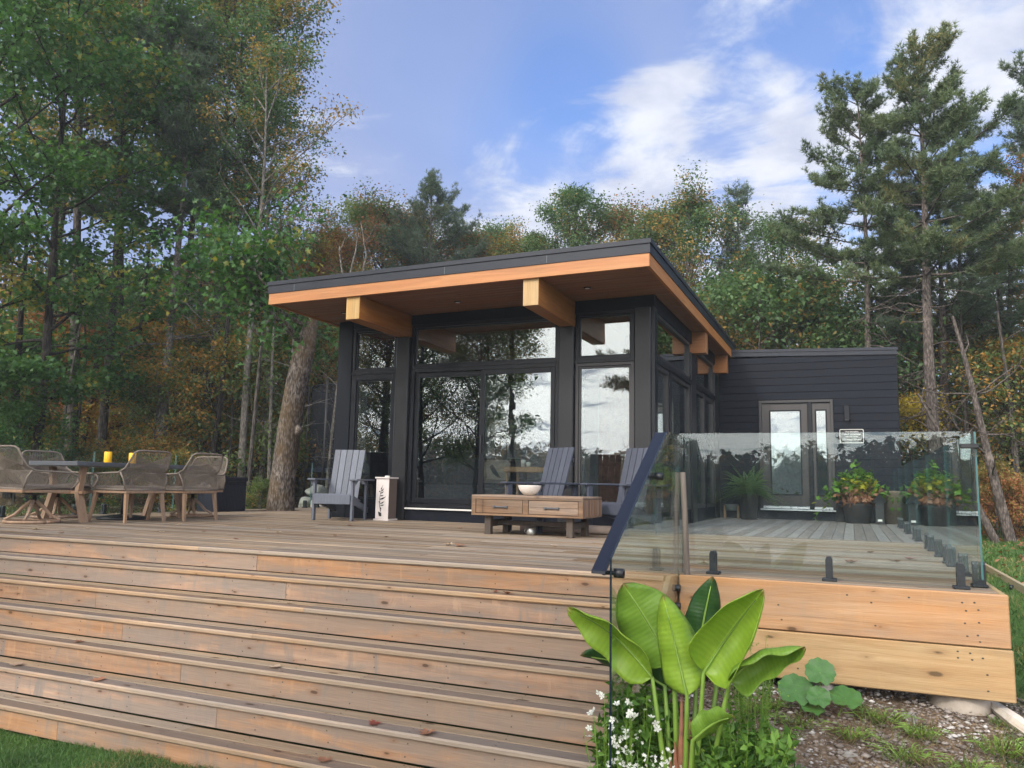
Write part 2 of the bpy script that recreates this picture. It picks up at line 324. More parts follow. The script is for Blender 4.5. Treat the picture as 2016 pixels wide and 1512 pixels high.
s_ = NT('fine_net'); a_ = s_.n('ShaderNodeBsdfTransparent'); m_ = s_.n('ShaderNodeMixShader'); m_.inputs[0].default_value = .62; s_.t.links.new(a_.outputs[0], m_.inputs[1]); s_.t.links.new(s_.bsdf((.012, .016, .024), .9), m_.inputs[2]); M['netmesh'] = s_.done(m_.outputs[0])
# foliage
M['maple'] = leafmat('maple_green', (.036, .105, .030), (.110, .225, .060), (.32, .28, .05), alt=.04, trans=.45)
M['green'] = leafmat('oak_green', (.050, .110, .040), (.130, .215, .080), (.36, .22, .06), alt=.08, trans=.45)
M['gold'] = leafmat('golden_green', (.070, .120, .040), (.180, .235, .075), (.42, .22, .05), alt=.16, trans=.45)
M['orange'] = leafmat('orange_brown', (.20, .09, .02), (.50, .25, .05), (.30, .26, .05), alt=.3, trans=.45)
M['rusty'] = leafmat('rust_red', (.20, .085, .035), (.44, .19, .08), (.11, .17, .06), alt=.32, trans=.45)
M['yellowleaf'] = leafmat('yellow_leaves', (.26, .20, .025), (.55, .42, .05), (.40, .20, .03), alt=.2, trans=.45)
M['redshrub'] = leafmat('scarlet_leaves', (.22, .07, .03), (.50, .20, .08), (.25, .2, .05), alt=.3, trans=.3)
M['pine'] = leafmat('pine_needles', (.075, .120, .065), (.170, .215, .105), (.28, .22, .08), alt=-.05, trans=.3, clump=.9)
M['pine2'] = leafmat('pine_needles_bluish', (.075, .120, .085), (.160, .210, .135), (.22, .18, .09), alt=-.05, trans=.35, clump=.9)
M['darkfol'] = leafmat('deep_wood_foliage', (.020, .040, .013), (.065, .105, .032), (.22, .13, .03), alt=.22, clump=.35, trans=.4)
M['fern'] = leafmat('fern_green', (.075, .15, .055), (.20, .33, .12), clump=3)
M['coltleaf'] = plain('coltsfoot_green', (.045, .125, .022), .55, var=.2, nscale=30, bump=.5, bscale=70)
M['geranium'] = leafmat('bright_green', (.05, .13, .015), (.17, .34, .04), (.50, .45, .03), alt=.1, clump=3)
M['bush'] = leafmat('border_green', (.045, .12, .018), (.17, .32, .05), clump=6)
M['lime'] = leafmat('lime_green', (.16, .26, .03), (.34, .42, .06), clump=5)
M['petal'] = leafmat('white_petals', (.62, .62, .56), (.85, .85, .80), trans=.25, clump=9)
M['purple'] = leafmat('purple_leaves', (.018, .010, .014), (.05, .028, .035), clump=6, trans=.1)
M['deadleaf'] = leafmat('dead_leaf_brown', (.20, .085, .045), (.42, .20, .11), trans=.2, clump=5)
M['deadleaf_pale'] = leafmat('dead_leaf_pale', (.36, .25, .17), (.55, .42, .31), trans=.2, clump=5)
M['deadleaf_red'] = leafmat('dead_leaf_red', (.16, .03, .02), (.30, .07, .045), trans=.2, clump=5)
M['drygrass'] = leafmat('dry_weeds', (.13, .095, .05), (.30, .23, .12), (.14, .19, .06), alt=.25, clump=7)
M['drylitter'] = leafmat('straw_and_bits', (.12, .065, .035), (.33, .24, .14), (.07, .045, .03), alt=.3, clump=6, trans=.1)
M['grassblade'] = leafmat('lawn_blades', (.035, .085, .018), (.10, .20, .045), (.24, .22, .08), alt=.06, clump=2, trans=.25)
M['bark'] = barkmat('grey_brown_bark', (.04, .034, .03), (.15, .13, .115))
M['bark_dk'] = barkmat('dark_bark', (.02, .017, .015), (.075, .062, .052))
M['bark_lt'] = barkmat('pale_bark', (.10, .088, .075), (.27, .245, .215), vs=3.)
M['bark_pine'] = barkmat('pine_bark', (.06, .048, .042), (.20, .165, .145), vs=3.)
M['bark_oak'] = barkmat('mossy_oak_bark', (.045, .036, .031), (.27, .23, .20), moss=(.10, .065, .03), vs=4., scale=1.5)

def plantleafmat(name, a, b, vein=38.):
    s = NT(name); uv = s.n('ShaderNodeTexCoord').outputs['UV']
    w = s.n('ShaderNodeTexWave'); w.wave_type = 'BANDS'; w.bands_direction = 'X'; s.put(w.inputs['Vector'], s.vmath('MULTIPLY', uv, (1, .12, 1))); w.inputs['Scale'].default_value = vein / 6; w.inputs['Distortion'].default_value = 1.2; w.inputs['Detail'].default_value = 3
    n = s.noise(s.vmath('MULTIPLY', uv, (5, 1.5, 1)), 1, 5, .6)
    col = s.mix(s.rng(n, .3, .7), a, b)
    col = s.mix(s.math('MULTIPLY', w.outputs['Fac'], .10), col, tuple(min(1, c * 1.5) for c in b))
    su = s.n('ShaderNodeSeparateXYZ'); s.put(su.inputs[0], uv)
    rib = s.rng(s.math('ABSOLUTE', s.math('SUBTRACT', su.outputs[1], .5)), .0, .035, 1, 0)
    col = s.mix(s.math('MULTIPLY', rib, .6), col, tuple(min(1, c * 1.6 + .03) for c in b))
    tipn = s.math('MULTIPLY_ADD', s.noise(s.vmath('MULTIPLY', uv, (9, 6, 1)), 1, 4, .7), .22, su.outputs[0])
    edg = s.math('MULTIPLY_ADD', s.noise(s.vmath('MULTIPLY', uv, (26, 3, 1)), 1, 3, .7), .10, s.math('ABSOLUTE', s.math('SUBTRACT', su.outputs[1], .5)))
    col = s.mix(s.math('MAXIMUM', s.rng(tipn, 1.06, 1.10, 0, .8), s.rng(edg, .545, .57, 0, .55)), col, (.22, .13, .04))
    d = s.bsdf(col, .36, 0, s.bump(w.outputs['Fac'], .15, .004), .45)
    t = s.n('ShaderNodeBsdfTranslucent'); s.put(t.inputs[0], s.mix(1., col, (1.2, 1.25, .5), 'MULTIPLY'))
    m = s.n('ShaderNodeMixShader'); m.inputs[0].default_value = .35; s.t.links.new(d, m.inputs[1]); s.t.links.new(t.outputs[0], m.inputs[2])
    return s.done(m.outputs[0])
M['pl_bright'] = plantleafmat('paradise_leaf_bright', (.20, .34, .030), (.34, .50, .055))
M['pl_mid'] = plantleafmat('paradise_leaf_mid', (.13, .25, .028), (.23, .38, .05))
M['pl_dark'] = plantleafmat('paradise_leaf_dark', (.02, .065, .018), (.05, .13, .03))
M['stalk'] = plain('green_stalk', (.17, .28, .04), .45, var=.2, nscale=8)
M['sheath'] = plain('brown_sheath', (.23, .09, .045), .7, var=.4, nscale=14)

# ground
s_ = NT('ground_cover'); p_ = s_.pos()
sx = s_.n('ShaderNodeSeparateXYZ'); s_.put(sx.inputs[0], p_)
nA = s_.noise(p_, .5, 6, .6); nB = s_.noise(p_, 9, 6, .7); nC = s_.noise(p_, 55, 4, .7)
grass = s_.ramp(s_.math('MULTIPLY_ADD', nC, .6, s_.math('MULTIPLY', nA, .5)), [(.3, (.035, .075, .018)), (.55, (.075, .145, .032)), (.8, (.15, .19, .06))])
lv = s_.vor(p_, 14.); lsel = s_.n('ShaderNodeSeparateColor'); s_.put(lsel.inputs[0], lv.outputs['Color'])
leafc = s_.ramp(lsel.outputs[0], [(0, (.07, .04, .02)), (.35, (.14, .07, .03)), (.6, (.24, .13, .05)), (.85, (.11, .09, .05)), (1, (.30, .20, .06))])
litter = s_.mix(s_.rng(lv.outputs['Distance'], .25, .6, 0, .8), leafc, (.035, .026, .018))
# woods floor beyond the lawns: far back, and far to the left
wsel = s_.math('MAXIMUM', s_.rng(s_.math('MULTIPLY_ADD', nA, 5., sx.outputs[1]), 27, 30), s_.rng(s_.math('MULTIPLY_ADD', nA, 4., s_.math('MULTIPLY', sx.outputs[0], -1.)), 16.5, 19.5))
wsel = s_.math('MULTIPLY', wsel, s_.rng(sx.outputs[1], 4, 8))
col = s_.mix(wsel, s_.mix(s_.rng(s_.noise(p_, 1.6, 6, .7), .6, .72, 0, .6), grass, litter), litter)
# gravel bed beside the stairs
gv = s_.vor(p_, 38.); gs = s_.n('ShaderNodeSeparateColor'); s_.put(gs.inputs[0], gv.outputs['Color'])
gcol = s_.mix(s_.rng(gv.outputs['Distance'], .2, .6), s_.ramp(gs.outputs[0], [(0, (.16, .12, .09)), (.4, (.28, .23, .19)), (.75, (.40, .36, .33)), (1, (.55, .53, .50))]), (.10, .07, .05))
gcol = s_.mix(s_.rng(s_.noise(p_, 2.2, 6, .7), .42, .62, 0, .8), gcol, s_.mix(nB, (.13, .085, .05), (.24, .17, .10)))
gsel = s_.math('MULTIPLY', s_.rng(s_.math('MULTIPLY_ADD', s_.math('SUBTRACT', nB, .5), .7, sx.outputs[0]), -1.32, -1.25), s_.rng(s_.math('MULTIPLY_ADD', s_.math('SUBTRACT', nB, .5), 1.2, s_.math('SUBTRACT', sx.outputs[0], s_.math('MULTIPLY_ADD', sx.outputs[1], -.9, 5.6))), 1.6, .9))
gsel = s_.math('MULTIPLY', gsel, s_.rng(sx.outputs[1], 8, 7))
col = s_.mix(gsel, col, gcol)
M['ground'] = s_.done(s_.bsdf(col, .95, 0, s_.bump(s_.math('ADD', nC, s_.math('MULTIPLY', lv.outputs['Distance'], .5)), .6, .02), .2))
M['gravelstone'] = leafmat('gravel_stones', (.13, .105, .088), (.33, .285, .25), (.52, .49, .46), alt=.18, trans=0., rough=.9, clump=5)
s_ = NT('lake_water'); M['water'] = s_.done(s_.bsdf((.015, .03, .035), .06, 0, s_.bump(s_.noise(s_.pos((1, 2.5, 1)), 1.2, 4, .6), .35, .08), .6))

# ------------------------------------------------------------------ mesh helpers
class MB:
    def __init__(s): s.v = []; s.f = []; s.m = []; s.uv = None
    def add(s, vs, fs, mi=0):
        o = len(s.v); s.v += [tuple(v) for v in vs]; s.f += [tuple(i + o for i in f) for f in fs]; s.m += [mi] * len(fs); return s
    def box(s, x0, x1, y0, y1, z0, z1, mi=0):
        return s.add([(x0, y0, z0), (x1, y0, z0), (x1, y1, z0), (x0, y1, z0), (x0, y0, z1), (x1, y0, z1), (x1, y1, z1), (x0, y1, z1)],
                     [(0, 3, 2, 1), (4, 5, 6, 7), (0, 1, 5, 4), (1, 2, 6, 5), (2, 3, 7, 6), (3, 0, 4, 7)], mi)
    def bbox(s, x0, x1, y0, y1, z0, z1, b=.004, mi=0):
        """box with its twelve edges broken: chamfered along all three axes"""
        vs = []; idx = {}
        xs, ys, zs = (x0, x1), (y0, y1), (z0, z1)
        b = min(b, (x1 - x0) * .4, (y1 - y0) * .4, (z1 - z0) * .4)
        for i in (0, 1):
            for j in (0, 1):
                for k in (0, 1):
                    sx, sy, sz = (1 if i == 0 else -1), (1 if j == 0 else -1), (1 if k == 0 else -1)
                    for a in range(3):
                        p = [xs[i] + b * sx, ys[j] + b * sy, zs[k] + b * sz]; p[a] = (xs[i], ys[j], zs[k])[a]
                        idx[(i, j, k, a)] = len(vs); vs.append(tuple(p))
        fs = []
        def q(a, ax, v): pass
        for a in range(3):
            o = [t for t in range(3) if t != a]
            for v in (0, 1):
                loop = []
                for (p, r_) in ((0, 0), (1, 0), (1, 1), (0, 1)):
                    c = [0, 0, 0]; c[a] = v; c[o[0]] = p; c[o[1]] = r_; loop.append(idx[(c[0], c[1], c[2], a)])
                fs.append(loop)
        for a in range(3):              # edges running along axis a
            o = [t for t in range(3) if t != a]
            for p in (0, 1):
                for r_ in (0, 1):
                    c0 = [0, 0, 0]; c0[o[0]] = p; c0[o[1]] = r_; c1 = list(c0); c0[a] = 0; c1[a] = 1
                    fs.append([idx[(*c0, o[0])], idx[(*c1, o[0])], idx[(*c1, o[1])], idx[(*c0, o[1])]])
        for i in (0, 1):
            for j in (0, 1):
                for k in (0, 1): fs.append([idx[(i, j, k, 0)], idx[(i, j, k, 1)], idx[(i, j, k, 2)]])
        cx = Vector(((x0 + x1) / 2, (y0 + y1) / 2, (z0 + z1) / 2)); out = []
        for f in fs:
            p = [Vector(vs[i]) for i in f]; n = (p[1] - p[0]).cross(p[2] - p[0]); c = sum(p, Vector()) / len(p)
            out.append(tuple(f) if n.dot(c - cx) > 0 else tuple(reversed(f)))
        return s.add(vs, out, mi)
    def prism(s, poly, a, b, axis='y', mi=0):
        """polygon in the plane across `axis`, pushed from a to b"""
        n = len(poly)
        def pt(p, t): return {'y': (p[0], t, p[1]), 'x': (t, p[0], p[1]), 'z': (p[0], p[1], t)}[axis]
        vs = [pt(p, a) for p in poly] + [pt(p, b) for p in poly]
        fs = [tuple(range(n)), tuple(range(2 * n - 1, n - 1, -1))] + [(i, i + n, (i + 1) % n + n, (i + 1) % n) for i in range(n)]
        return s.add(vs, fs, mi)
    def tube(s, pts, rad, n=8, caps=True, mi=0):
        pts = [Vector(p) for p in pts]; m = len(pts)
        if isinstance(rad, (int, float)): rad = [rad] * m
        vs = []; prev = None
        for i, p in enumerate(pts):
            t = (pts[min(i + 1, m - 1)] - pts[max(i - 1, 0)]).normalized()
            if prev is None:
                a = Vector((0, 0, 1)) if abs(t.z) < .9 else Vector((1, 0, 0)); u = t.cross(a).normalized()
            else: u = (prev - t * prev.dot(t)).normalized()
            prev = u; w = t.cross(u)
            for k in range(n): vs.append(p + (u * math.cos(2 * PI * k / n) + w * math.sin(2 * PI * k / n)) * rad[i])
        fs = [(i * n + k, i * n + (k + 1) % n, (i + 1) * n + (k + 1) % n, (i + 1) * n + k) for i in range(m - 1) for k in range(n)]
        if caps: fs += [tuple(range(n - 1, -1, -1)), tuple(range((m - 1) * n, m * n))]
        return s.add(vs, fs, mi)
    def lathe(s, prof, n=24, c=(0, 0, 0), mi=0):
        vs = [(c[0] + r_ * math.cos(2 * PI * k / n), c[1] + r_ * math.sin(2 * PI * k / n), c[2] + z) for r_, z in prof for k in range(n)]
        fs = [(i * n + k, i * n + (k + 1) % n, (i + 1) * n + (k + 1) % n, (i + 1) * n + k) for i in range(len(prof) - 1) for k in range(n)]
        fs += [tuple(range(n - 1, -1, -1)), tuple(range((len(prof) - 1) * n, len(prof) * n))]
        return s.add(vs, fs, mi)
    def xf(s, mat): s.v = [tuple(mat @ Vector(v)) for v in s.v]; return s
    def mesh(s, name, mats, smooth=False, off=(0, 0, 0)):
        me = bpy.data.meshes.new(name)
        me.from_pydata([(v[0] - off[0], v[1] - off[1], v[2] - off[2]) for v in s.v], [], s.f)
        if not isinstance(mats, (list, tuple)): mats = [mats]
        for m in mats: me.materials.append(m)
        if len(mats) > 1: me.polygons.foreach_set('material_index', s.m)
        if smooth: me.polygons.foreach_set('use_smooth', [True] * len(me.polygons))
        me.update(); return me
def link(name, me, parent=None):
    o = bpy.data.objects.new(name, me); C.objects.link(o)
    if parent: o.parent = parent
    return o
def tag(o, label=None, cat=None, group=None, kind=None):
    if label: o['label'] = label
    if cat: o['category'] = cat
    if group: o['group'] = group
    if kind: o['kind'] = kind
    return o
def thing(name, label, cat, loc=(0, 0, 0), rz=0., group=None, kind=None):
    o = bpy.data.objects.new(name, None); C.objects.link(o); o.location = loc; o.rotation_euler = (0, 0, rz); o.empty_display_size = .1
    return tag(o, label, cat, group, kind)
def wpos(o):
    p = Vector((0, 0, 0))
    while o: p += Vector(o.location); o = o.parent
    return p
def part(name, mb, mat, parent, smooth=False, local=False, label=None, kind=None):
    """mb in world coordinates unless local"""
    off = (0, 0, 0) if local or not parent else wpos(parent)
    o = link(name, mb.mesh(name, mat, smooth, off), parent)
    return tag(o, label, None, None, kind)
def dup(root, loc=None, rz=None, label=None, parent=None, sc=None):
    r_ = root.copy(); C.objects.link(r_)
    if parent: r_.parent = parent
    if loc is not None: r_.location = loc
    if rz is not None: r_.rotation_euler = (0, 0, rz)
    if sc is not None: r_.scale = sc if isinstance(sc, tuple) else (sc, sc, sc)
    if label: r_['label'] = label
    for ch in list(root.children):
        c = ch.copy(); C.objects.link(c); c.parent = r_
        for g in list(ch.children):
            d = g.copy(); C.objects.link(d); d.parent = c
    return r_
def bq(o, k=0): return o
rng = np.random.default_rng(7)
rnd = random.Random(5)

# ------------------------------------------------------------------ ground
def gz(x, y):
    """height of the ground"""
    x = np.asarray(x, float); y = np.asarray(y, float)
    ss = lambda t: np.clip(t, 0, 1) ** 2 * (3 - 2 * np.clip(t, 0, 1))
    left = -1.302 + ss((y - 5) / 6) * .85 + ss((-x - 14) / 12) * .9 * ss((y - 3) / 8)
    right = -1.12 + ss((y - 4.2) / 2.0) * .36 + ss((y - 6.5) / 4) * .22 + ss((x - .9) / 1.2) * .10 * ss((y - 5) / 2)
    h = left + (right - left) * ss((x + 1.36) / .12)
    h = np.where((y > 6.0) & (x > -12.4) & (x < .95) & (y < 18.3), np.minimum(h, -.75), h)
    h = h + ss((y - 24) / 26) * 5.0 + ss((-x - 24) / 30) * 3.5 * ss((y + 2) / 14) + ss((x - 14) / 30) * 3.
    h = h - ss((-y - 8) / 6) * 1.6 + ss((-y - 142) / 30) * 9.5
    return h
def grid(name, xs, ys, fz, mat):
    X, Y = np.meshgrid(xs, ys); Z = fz(X, Y); V = np.stack([X, Y, Z], -1).reshape(-1, 3); nx, ny = len(xs), len(ys)
    i = np.arange(nx * ny).reshape(ny, nx); F = np.stack([i[:-1, :-1], i[:-1, 1:], i[1:, 1:], i[1:, :-1]], -1).reshape(-1, 4)
    me = bpy.data.meshes.new(name); me.from_pydata(V.tolist(), [], F.tolist()); me.materials.append(mat)
    me.polygons.foreach_set('use_smooth', [True] * len(F)); return link(name, me)
xs = np.unique(np.concatenate([np.linspace(-260, -30, 30), np.linspace(-30, -2, 90), np.linspace(-2, 4, 90), np.linspace(4, 30, 50), np.linspace(30, 260, 30)]))
ys = np.unique(np.concatenate([np.linspace(-260, -16, 30), np.linspace(-16, 3, 40), np.linspace(3, 12, 110), np.linspace(12, 40, 60), np.linspace(40, 320, 30)]))
bumpy = lambda X, Y: gz(X, Y) + .03 * np.sin(X * 2.1 + 1.3 * np.sin(Y * 1.7)) * np.sin(Y * 1.9 + X * .6) + .012 * np.sin(X * 9.3 + Y * 3) * np.sin(Y * 8.1 - X)
tag(grid('ground', xs, ys, bumpy, M['ground']), kind='structure')
w = MB().add([(-400, -400, -2.4), (400, -400, -2.4), (400, -11, -2.4), (-400, -11, -2.4)], [(0, 1, 2, 3)])
tag(part('lake_water', w, M['water'], None), kind='structure')

# ------------------------------------------------------------------ deck and stairs
RZ = .186; Y0 = 5.87; TR = .262
DL, DR = -12.05, .865
deck = thing('deck', 'large weathered wooden deck around the black cottage', 'deck', (-5, 9, 0))
def board_mesh(name, w, t, mat, axis='x', b=.005):
    """unit-length board, top face at z=0; chamfered long edges"""
    pr = [(b, -t), (w - b, -t), (w, -t + b), (w, -b), (w - b, 0), (b, 0), (0, -b), (0, -t + b)]
    mb = MB().prism(pr, 0, 1, 'x' if axis == 'x' else 'y')
    if axis == 'y': mb.v = [(v[0], v[1], v[2]) for v in mb.v]
    # consistent outward normals
    me = mb.mesh(name, mat); return me
import bmesh
def fixn(me):
    bm = bmesh.new(); bm.from_mesh(me); bmesh.ops.recalc_face_normals(bm, faces=bm.faces); bm.to_mesh(me); bm.free(); return me
me_dx = fixn(board_mesh('deck_board_x', .1385, .034, M['deck'], 'x'))
me_dy = fixn(board_mesh('deck_board_y', .1385, .034, M['decky'], 'y'))
me_tr = fixn(board_mesh('tread_board', .129, .036, M['tread2'], 'x'))
me_ns = fixn(board_mesh('nosing_board', .135, .040, M['nosing'], 'x', b=.010)); me_ns.materials.append(M['tread'])
for p_ in me_ns.polygons:
    if p_.normal.z > .9: p_.material_index = 1
def put(name, me, parent, x, y, z, L, axis='x'):
    o = link(name, me, parent); p = wpos(parent); o.location = (x - p.x, y - p.y, z - p.z)
    o.scale = (L, 1, 1) if axis == 'x' else (1, L, 1); return o
def splits(a, b, n, row, jit=.35):
    r_ = random.Random(row * 31 + 7)
    cuts = [a + (b - a) * (k + (row % 2) * .5 * (1 / max(n, 1)) * n / n * 0 + r_.uniform(-jit, jit)) / n for k in range(1, n)]
    e = [a] + sorted(cuts) + [b]
    return list(zip(e[:-1], e[1:]))
TREEX, TREEY, TREER = -11.30, 13.80, .42
y = Y0; row = 0
while y < 17.1:
    xr = DR if y > 6.02 else -1.285
    if y > 11.45: xr = -2.60
    xe = -2.60 if 11.45 < y < 11.80 else xr
    if y >= 11.80: xe = -8.66
    segs = splits(DL, xe, 3 if y < 11.45 else (2 if y < 11.8 else 1), row)
    for a, b in segs:
        pieces = [(a, b)]
        if abs(y + .07 - TREEY) < TREER:
            h = math.sqrt(max(0, TREER ** 2 - (y + .07 - TREEY) ** 2)) + .02
            pieces = [(a, TREEX - h), (TREEX + h, b)]
        for p, q in pieces:
            if q - p > .02:
                me_ = me_ns if row == 0 else me_dx
                o = put('deck_board', me_, deck, p + .0015, y, rnd.uniform(-.0015, .0015), q - p - .003)
    y += .1445 if row else .141; row += 1
x = -2.72
while x < DR - .06:
    put('deck_board', me_dy, deck, x, 11.455, rnd.uniform(-.0015, .0015), 18.27 - 11.455, 'y'); x += .1445
# pale edging board down the right side, and framing below
part('edge_board', MB().bbox(DR - .005, DR + .035, 6.045, 18.2, -.20, .004, .006), M['lumber'], deck)
part('joist_frame', MB().box(DL, DR - .02, 6.08, 18.2, -.28, -.05).box(DL, -1.33, 5.95, 6.08, -.28, -.06), M['post'], deck)
part('fascia_board', MB().bbox(-1.20, DR + .038, 6.00, 6.043, -.332, .004, .007), M['fascia_a'], deck, label='wide rose-brown cedar plank, upper of the two on the deck front')
part('fascia_board', MB().bbox(-1.18, DR + .048, 5.995, 6.043, -.660, -.339, .007), M['fascia_b'], deck, label='wide honey-yellow pine plank with dark knots, lower of the two')
scr = MB()
for sx_, sz_ in [(-.05, -.06), (.33, -.05), (.71, -.055), (.73, -.10), (.64, -.06), (.66, -.11), (.73, -.18), (.65, -.19), (.72, -.26), (.66, -.27), (.73, -.30), (-.5, -.16), (-.48, -.26), (.1, -.1), (.12, -.25),
                 (.60, -.37), (.67, -.375), (.60, -.41), (.68, -.415), (.74, -.40), (.76, -.5), (.76, -.6), (-.4, -.45), (-.38, -.58)]:
    yy = 5.9985 if sz_ > -.335 else 5.9935
    scr.prism([(sx_ + .008 * math.cos(a * PI / 3), sz_ + .006 * math.sin(a * PI / 3)) for a in range(6)], yy, yy + .004, 'y')
part('screw_heads', scr, M['dark_leg'], deck, kind='stuff')

stairs = thing('staircase', 'wide seven-riser wooden stairs down from the deck to the lawn', 'stairs', (-6, 5, -1.3))
SX1 = -1.285
for i in range(7):
    yn = Y0 - TR * i; z = -RZ * i
    zb = z - .041
    # riser behind the nosing
    for a, b in splits(DL, SX1, 3, 100 + i * 3, .45):
        rb = MB().bbox(a + .001, b - .001, yn + .022, yn + .058, -RZ * (i + 1) + .0015, zb, .003)
        part('riser_board', rb, M['riser'], stairs)
    if i == 0: continue
    for a, b in splits(DL, SX1, 3, 200 + i * 5, .45): put('nosing_board', me_ns, stairs, a + .001, yn, z + rnd.uniform(-.001, .001), b - a - .002)
    for a, b in splits(DL, SX1, 3, 300 + i * 7, .45): put('tread_board', me_tr, stairs, a + .001, yn + .141, z - .002 + rnd.uniform(-.001, .001), b - a - .002)
sc_ = MB(); scn = MB()
for i in range(7):
    for x in np.arange(-11.8, SX1 - .1, .61):
        for dz in (.07, .145):
            xx = x + rnd.uniform(-.012, .012); zz = -RZ * i - dz + rnd.uniform(-.006, .006); yy = Y0 - TR * i + .0205
            sc_.prism([(xx + .0055 * math.cos(a * PI / 3), zz + .0055 * math.sin(a * PI / 3)) for a in range(6)], yy, yy + .002, 'y')
        if i:
            for dy in (.035, .10, .175, .24):
                xx = x + rnd.uniform(-.01, .01); yy = Y0 - TR * i + dy; scn.prism([(xx + .005 * math.cos(a * PI / 3), yy + .005 * math.sin(a * PI / 3)) for a in range(6)], -RZ * i, -RZ * i + .0016, 'z')
part('screw_heads', sc_, M['dark_leg'], stairs, kind='stuff'); part('screw_heads', scn, M['dark_leg'], stairs, kind='stuff')
yb = Y0 - TR * 6
part('stringer', MB().prism([(6.06, -.005), (5.93, -.005), (4.30 - .12, -1.20), (4.18, -1.30), (4.6, -1.30), (6.06, -.35)], SX1 + .003, SX1 + .042, 'x'), M['lumber'], stairs)
part('stringer', MB().prism([(6.06, -.05), (5.9, -.1), (4.35, -1.25), (4.6, -1.30), (6.06, -.35)], DL - .03, DL - .002, 'x'), M['lumber'], stairs)

# round concrete pier, split stump and rocks below the deck corner
p_ = thing('concrete_pier', 'round pale concrete pier under the deck corner', 'pier', (.62, 6.22, -.9))
part('pier_body', MB().lathe([(.19, -.2), (.196, 0), (.19, .12), (.187, .235)], 28, (.62, 6.22, -.9)), M['concrete'], p_, True)

# ------------------------------------------------------------------ glass guards
def glasspanel(parent, poly, x0, x1, axis, edge='glassedge', name='glass_pane'):
    mb = MB().prism(poly, x0, x1, axis); n = len(poly)
    mb.m = [0, 0] + [1] * n
    me = mb.mesh(name, [M['railglass'], M[edge]], False, wpos(parent)); fixn(me)
    return link(name, me, parent)
def spigot_mesh():
    mb = MB().bbox(-.05, .05, -.05, .05, 0, .022, .006)
    pr = [(-.024, .02), (.024, .02), (.024, .155), (.014, .175), (-.014, .175), (-.024, .155)]
    mb.prism(pr, -.040, -.008, 'y'); mb.prism([(-.024, .02), (.024, .02), (.024, .06), (-.024, .06)], -.008, .008, 'y'); mb.prism(pr, .008, .040, 'y')
    for z in (.10, .135): mb.prism([(.007 * math.cos(a * PI / 4), z + .007 * math.sin(a * PI / 4)) for a in range(8)], -.043, -.040, 'y')
    return fixn(mb.mesh('spigot', M['spigot']))
me_sp = spigot_mesh()
def spigot(parent, x, y, rz=0.):
    o = link('spigot', me_sp, parent); p = wpos(parent); o.location = (x - p.x, y - p.y, 0); o.rotation_euler = (0, 0, rz); return o
g = thing('glass_guard', 'clear glass guard panel on three black spigots along the deck front', 'glass railing', (-.22, 6.245, 0))
glasspanel(g, [(-1.235, .066), (.775, .066), (.775, 1.072), (-1.235, 1.072)], 6.239, 6.251, 'y')
for x in (-.985, -.165, .665): spigot(g, x, 6.245)
part('corner_clamp', MB().bbox(-1.30, -1.19, 6.18, 6.262, .955, .985, .004), M['black'], g)
part('corner_clamp', MB().bbox(.70, .815, 6.215, 6.275, .955, .985, .004), M['black'], g)
lab_r = ['first pane from the corner', 'second pane from the corner', 'third pane from the corner', 'fourth pane from the corner', 'fifth pane, beside the black bins', 'last pane, against the black side wing']
yy = 6.28
for k in range(6):
    L = 1.93
    g = thing('glass_guard', 'glass guard on the right deck edge, ' + lab_r[k], 'glass railing', (.80, yy + L / 2, 0), group='glass panes along the right deck edge')
    glasspanel(g, [(yy, .066), (yy + L, .066), (yy + L, 1.072), (yy, 1.072)], .794, .806, 'x')
    for t in (.08, .5, .92) if k < 2 else (.12, .88): spigot(g, .80, yy + L * t + (.0 if k or t > .3 else .02), PI / 2)
    yy += L + .02
lab_l = ['nearest the stairs', 'behind the woven swivel chair', 'behind the dining table', 'beside the black storage box', 'next to the leaning tree', 'farthest back beside the boulders']
yy = 6.1
for k in range(6):
    L = 1.78
    if 3 == k: L = 1.25
    if k == 4: yy = 14.4; L = 1.3
    g = thing('glass_guard', 'glass guard on the left deck edge, ' + lab_l[k], 'glass railing', (-11.98, yy + L / 2, 0), group='glass panes along the left deck edge')
    glasspanel(g, [(yy, .066), (yy + L, .066), (yy + L, 1.072), (yy, 1.072)], -11.986, -11.974, 'x')
    for t in (.15, .85): spigot(g, -11.98, yy + L * t, PI / 2)
    yy += L + .02
# stair guard with flat handrail
g = thing('stair_guard', 'slanted glass guard with flat dark blue handrail beside the stairs', 'stair railing', (-1.21, 5.2, -.4))
glasspanel(g, [(4.215, -1.35), (6.20, -.28), (6.20, 1.05), (5.66, 1.05), (4.215, .262)], -1.216, -1.204, 'x', 'glassedge_b')
hr = MB().prism([(4.15, .182), (4.152, .198), (5.684, 1.044), (5.686, 1.028)], -1.30, -1.222, 'x')
o = part('handrail', hr, M['rail'], g); fixn(o.data)
for yy, zz in ((4.26, .20), (5.25, .74)):
    part('rail_bracket', MB().tube([(-1.262, yy, zz + .045), (-1.262, yy, zz - .035)], .010, 8).tube([(-1.262, yy, zz - .02), (-1.15, yy, zz - .02)], .012, 10).tube([(-1.202, yy, zz - .02), (-1.15, yy, zz - .02)], .026, 16), M['black'], g, True)
for yy, zz in ((5.98, -.09), (5.98, -.22), (4.75, -.83), (4.6, -.93)):
    part('standoff_pin', MB().tube([(-1.25, yy, zz), (-1.185, yy, zz)], .026, 16), M['black'], g, True)
pl_ = thing('grey_post', 'weathered wooden stake standing behind the glass corner', 'post', (-1.16, 6.10, -1.0))
part('stake', MB().tube([(-1.165, 6.12, -1.0), (-1.16, 6.115, -.1), (-1.172, 6.11, .4), (-1.185, 6.105, .765)], [.026, .024, .023, .02], 9), M['post'], pl_, True)

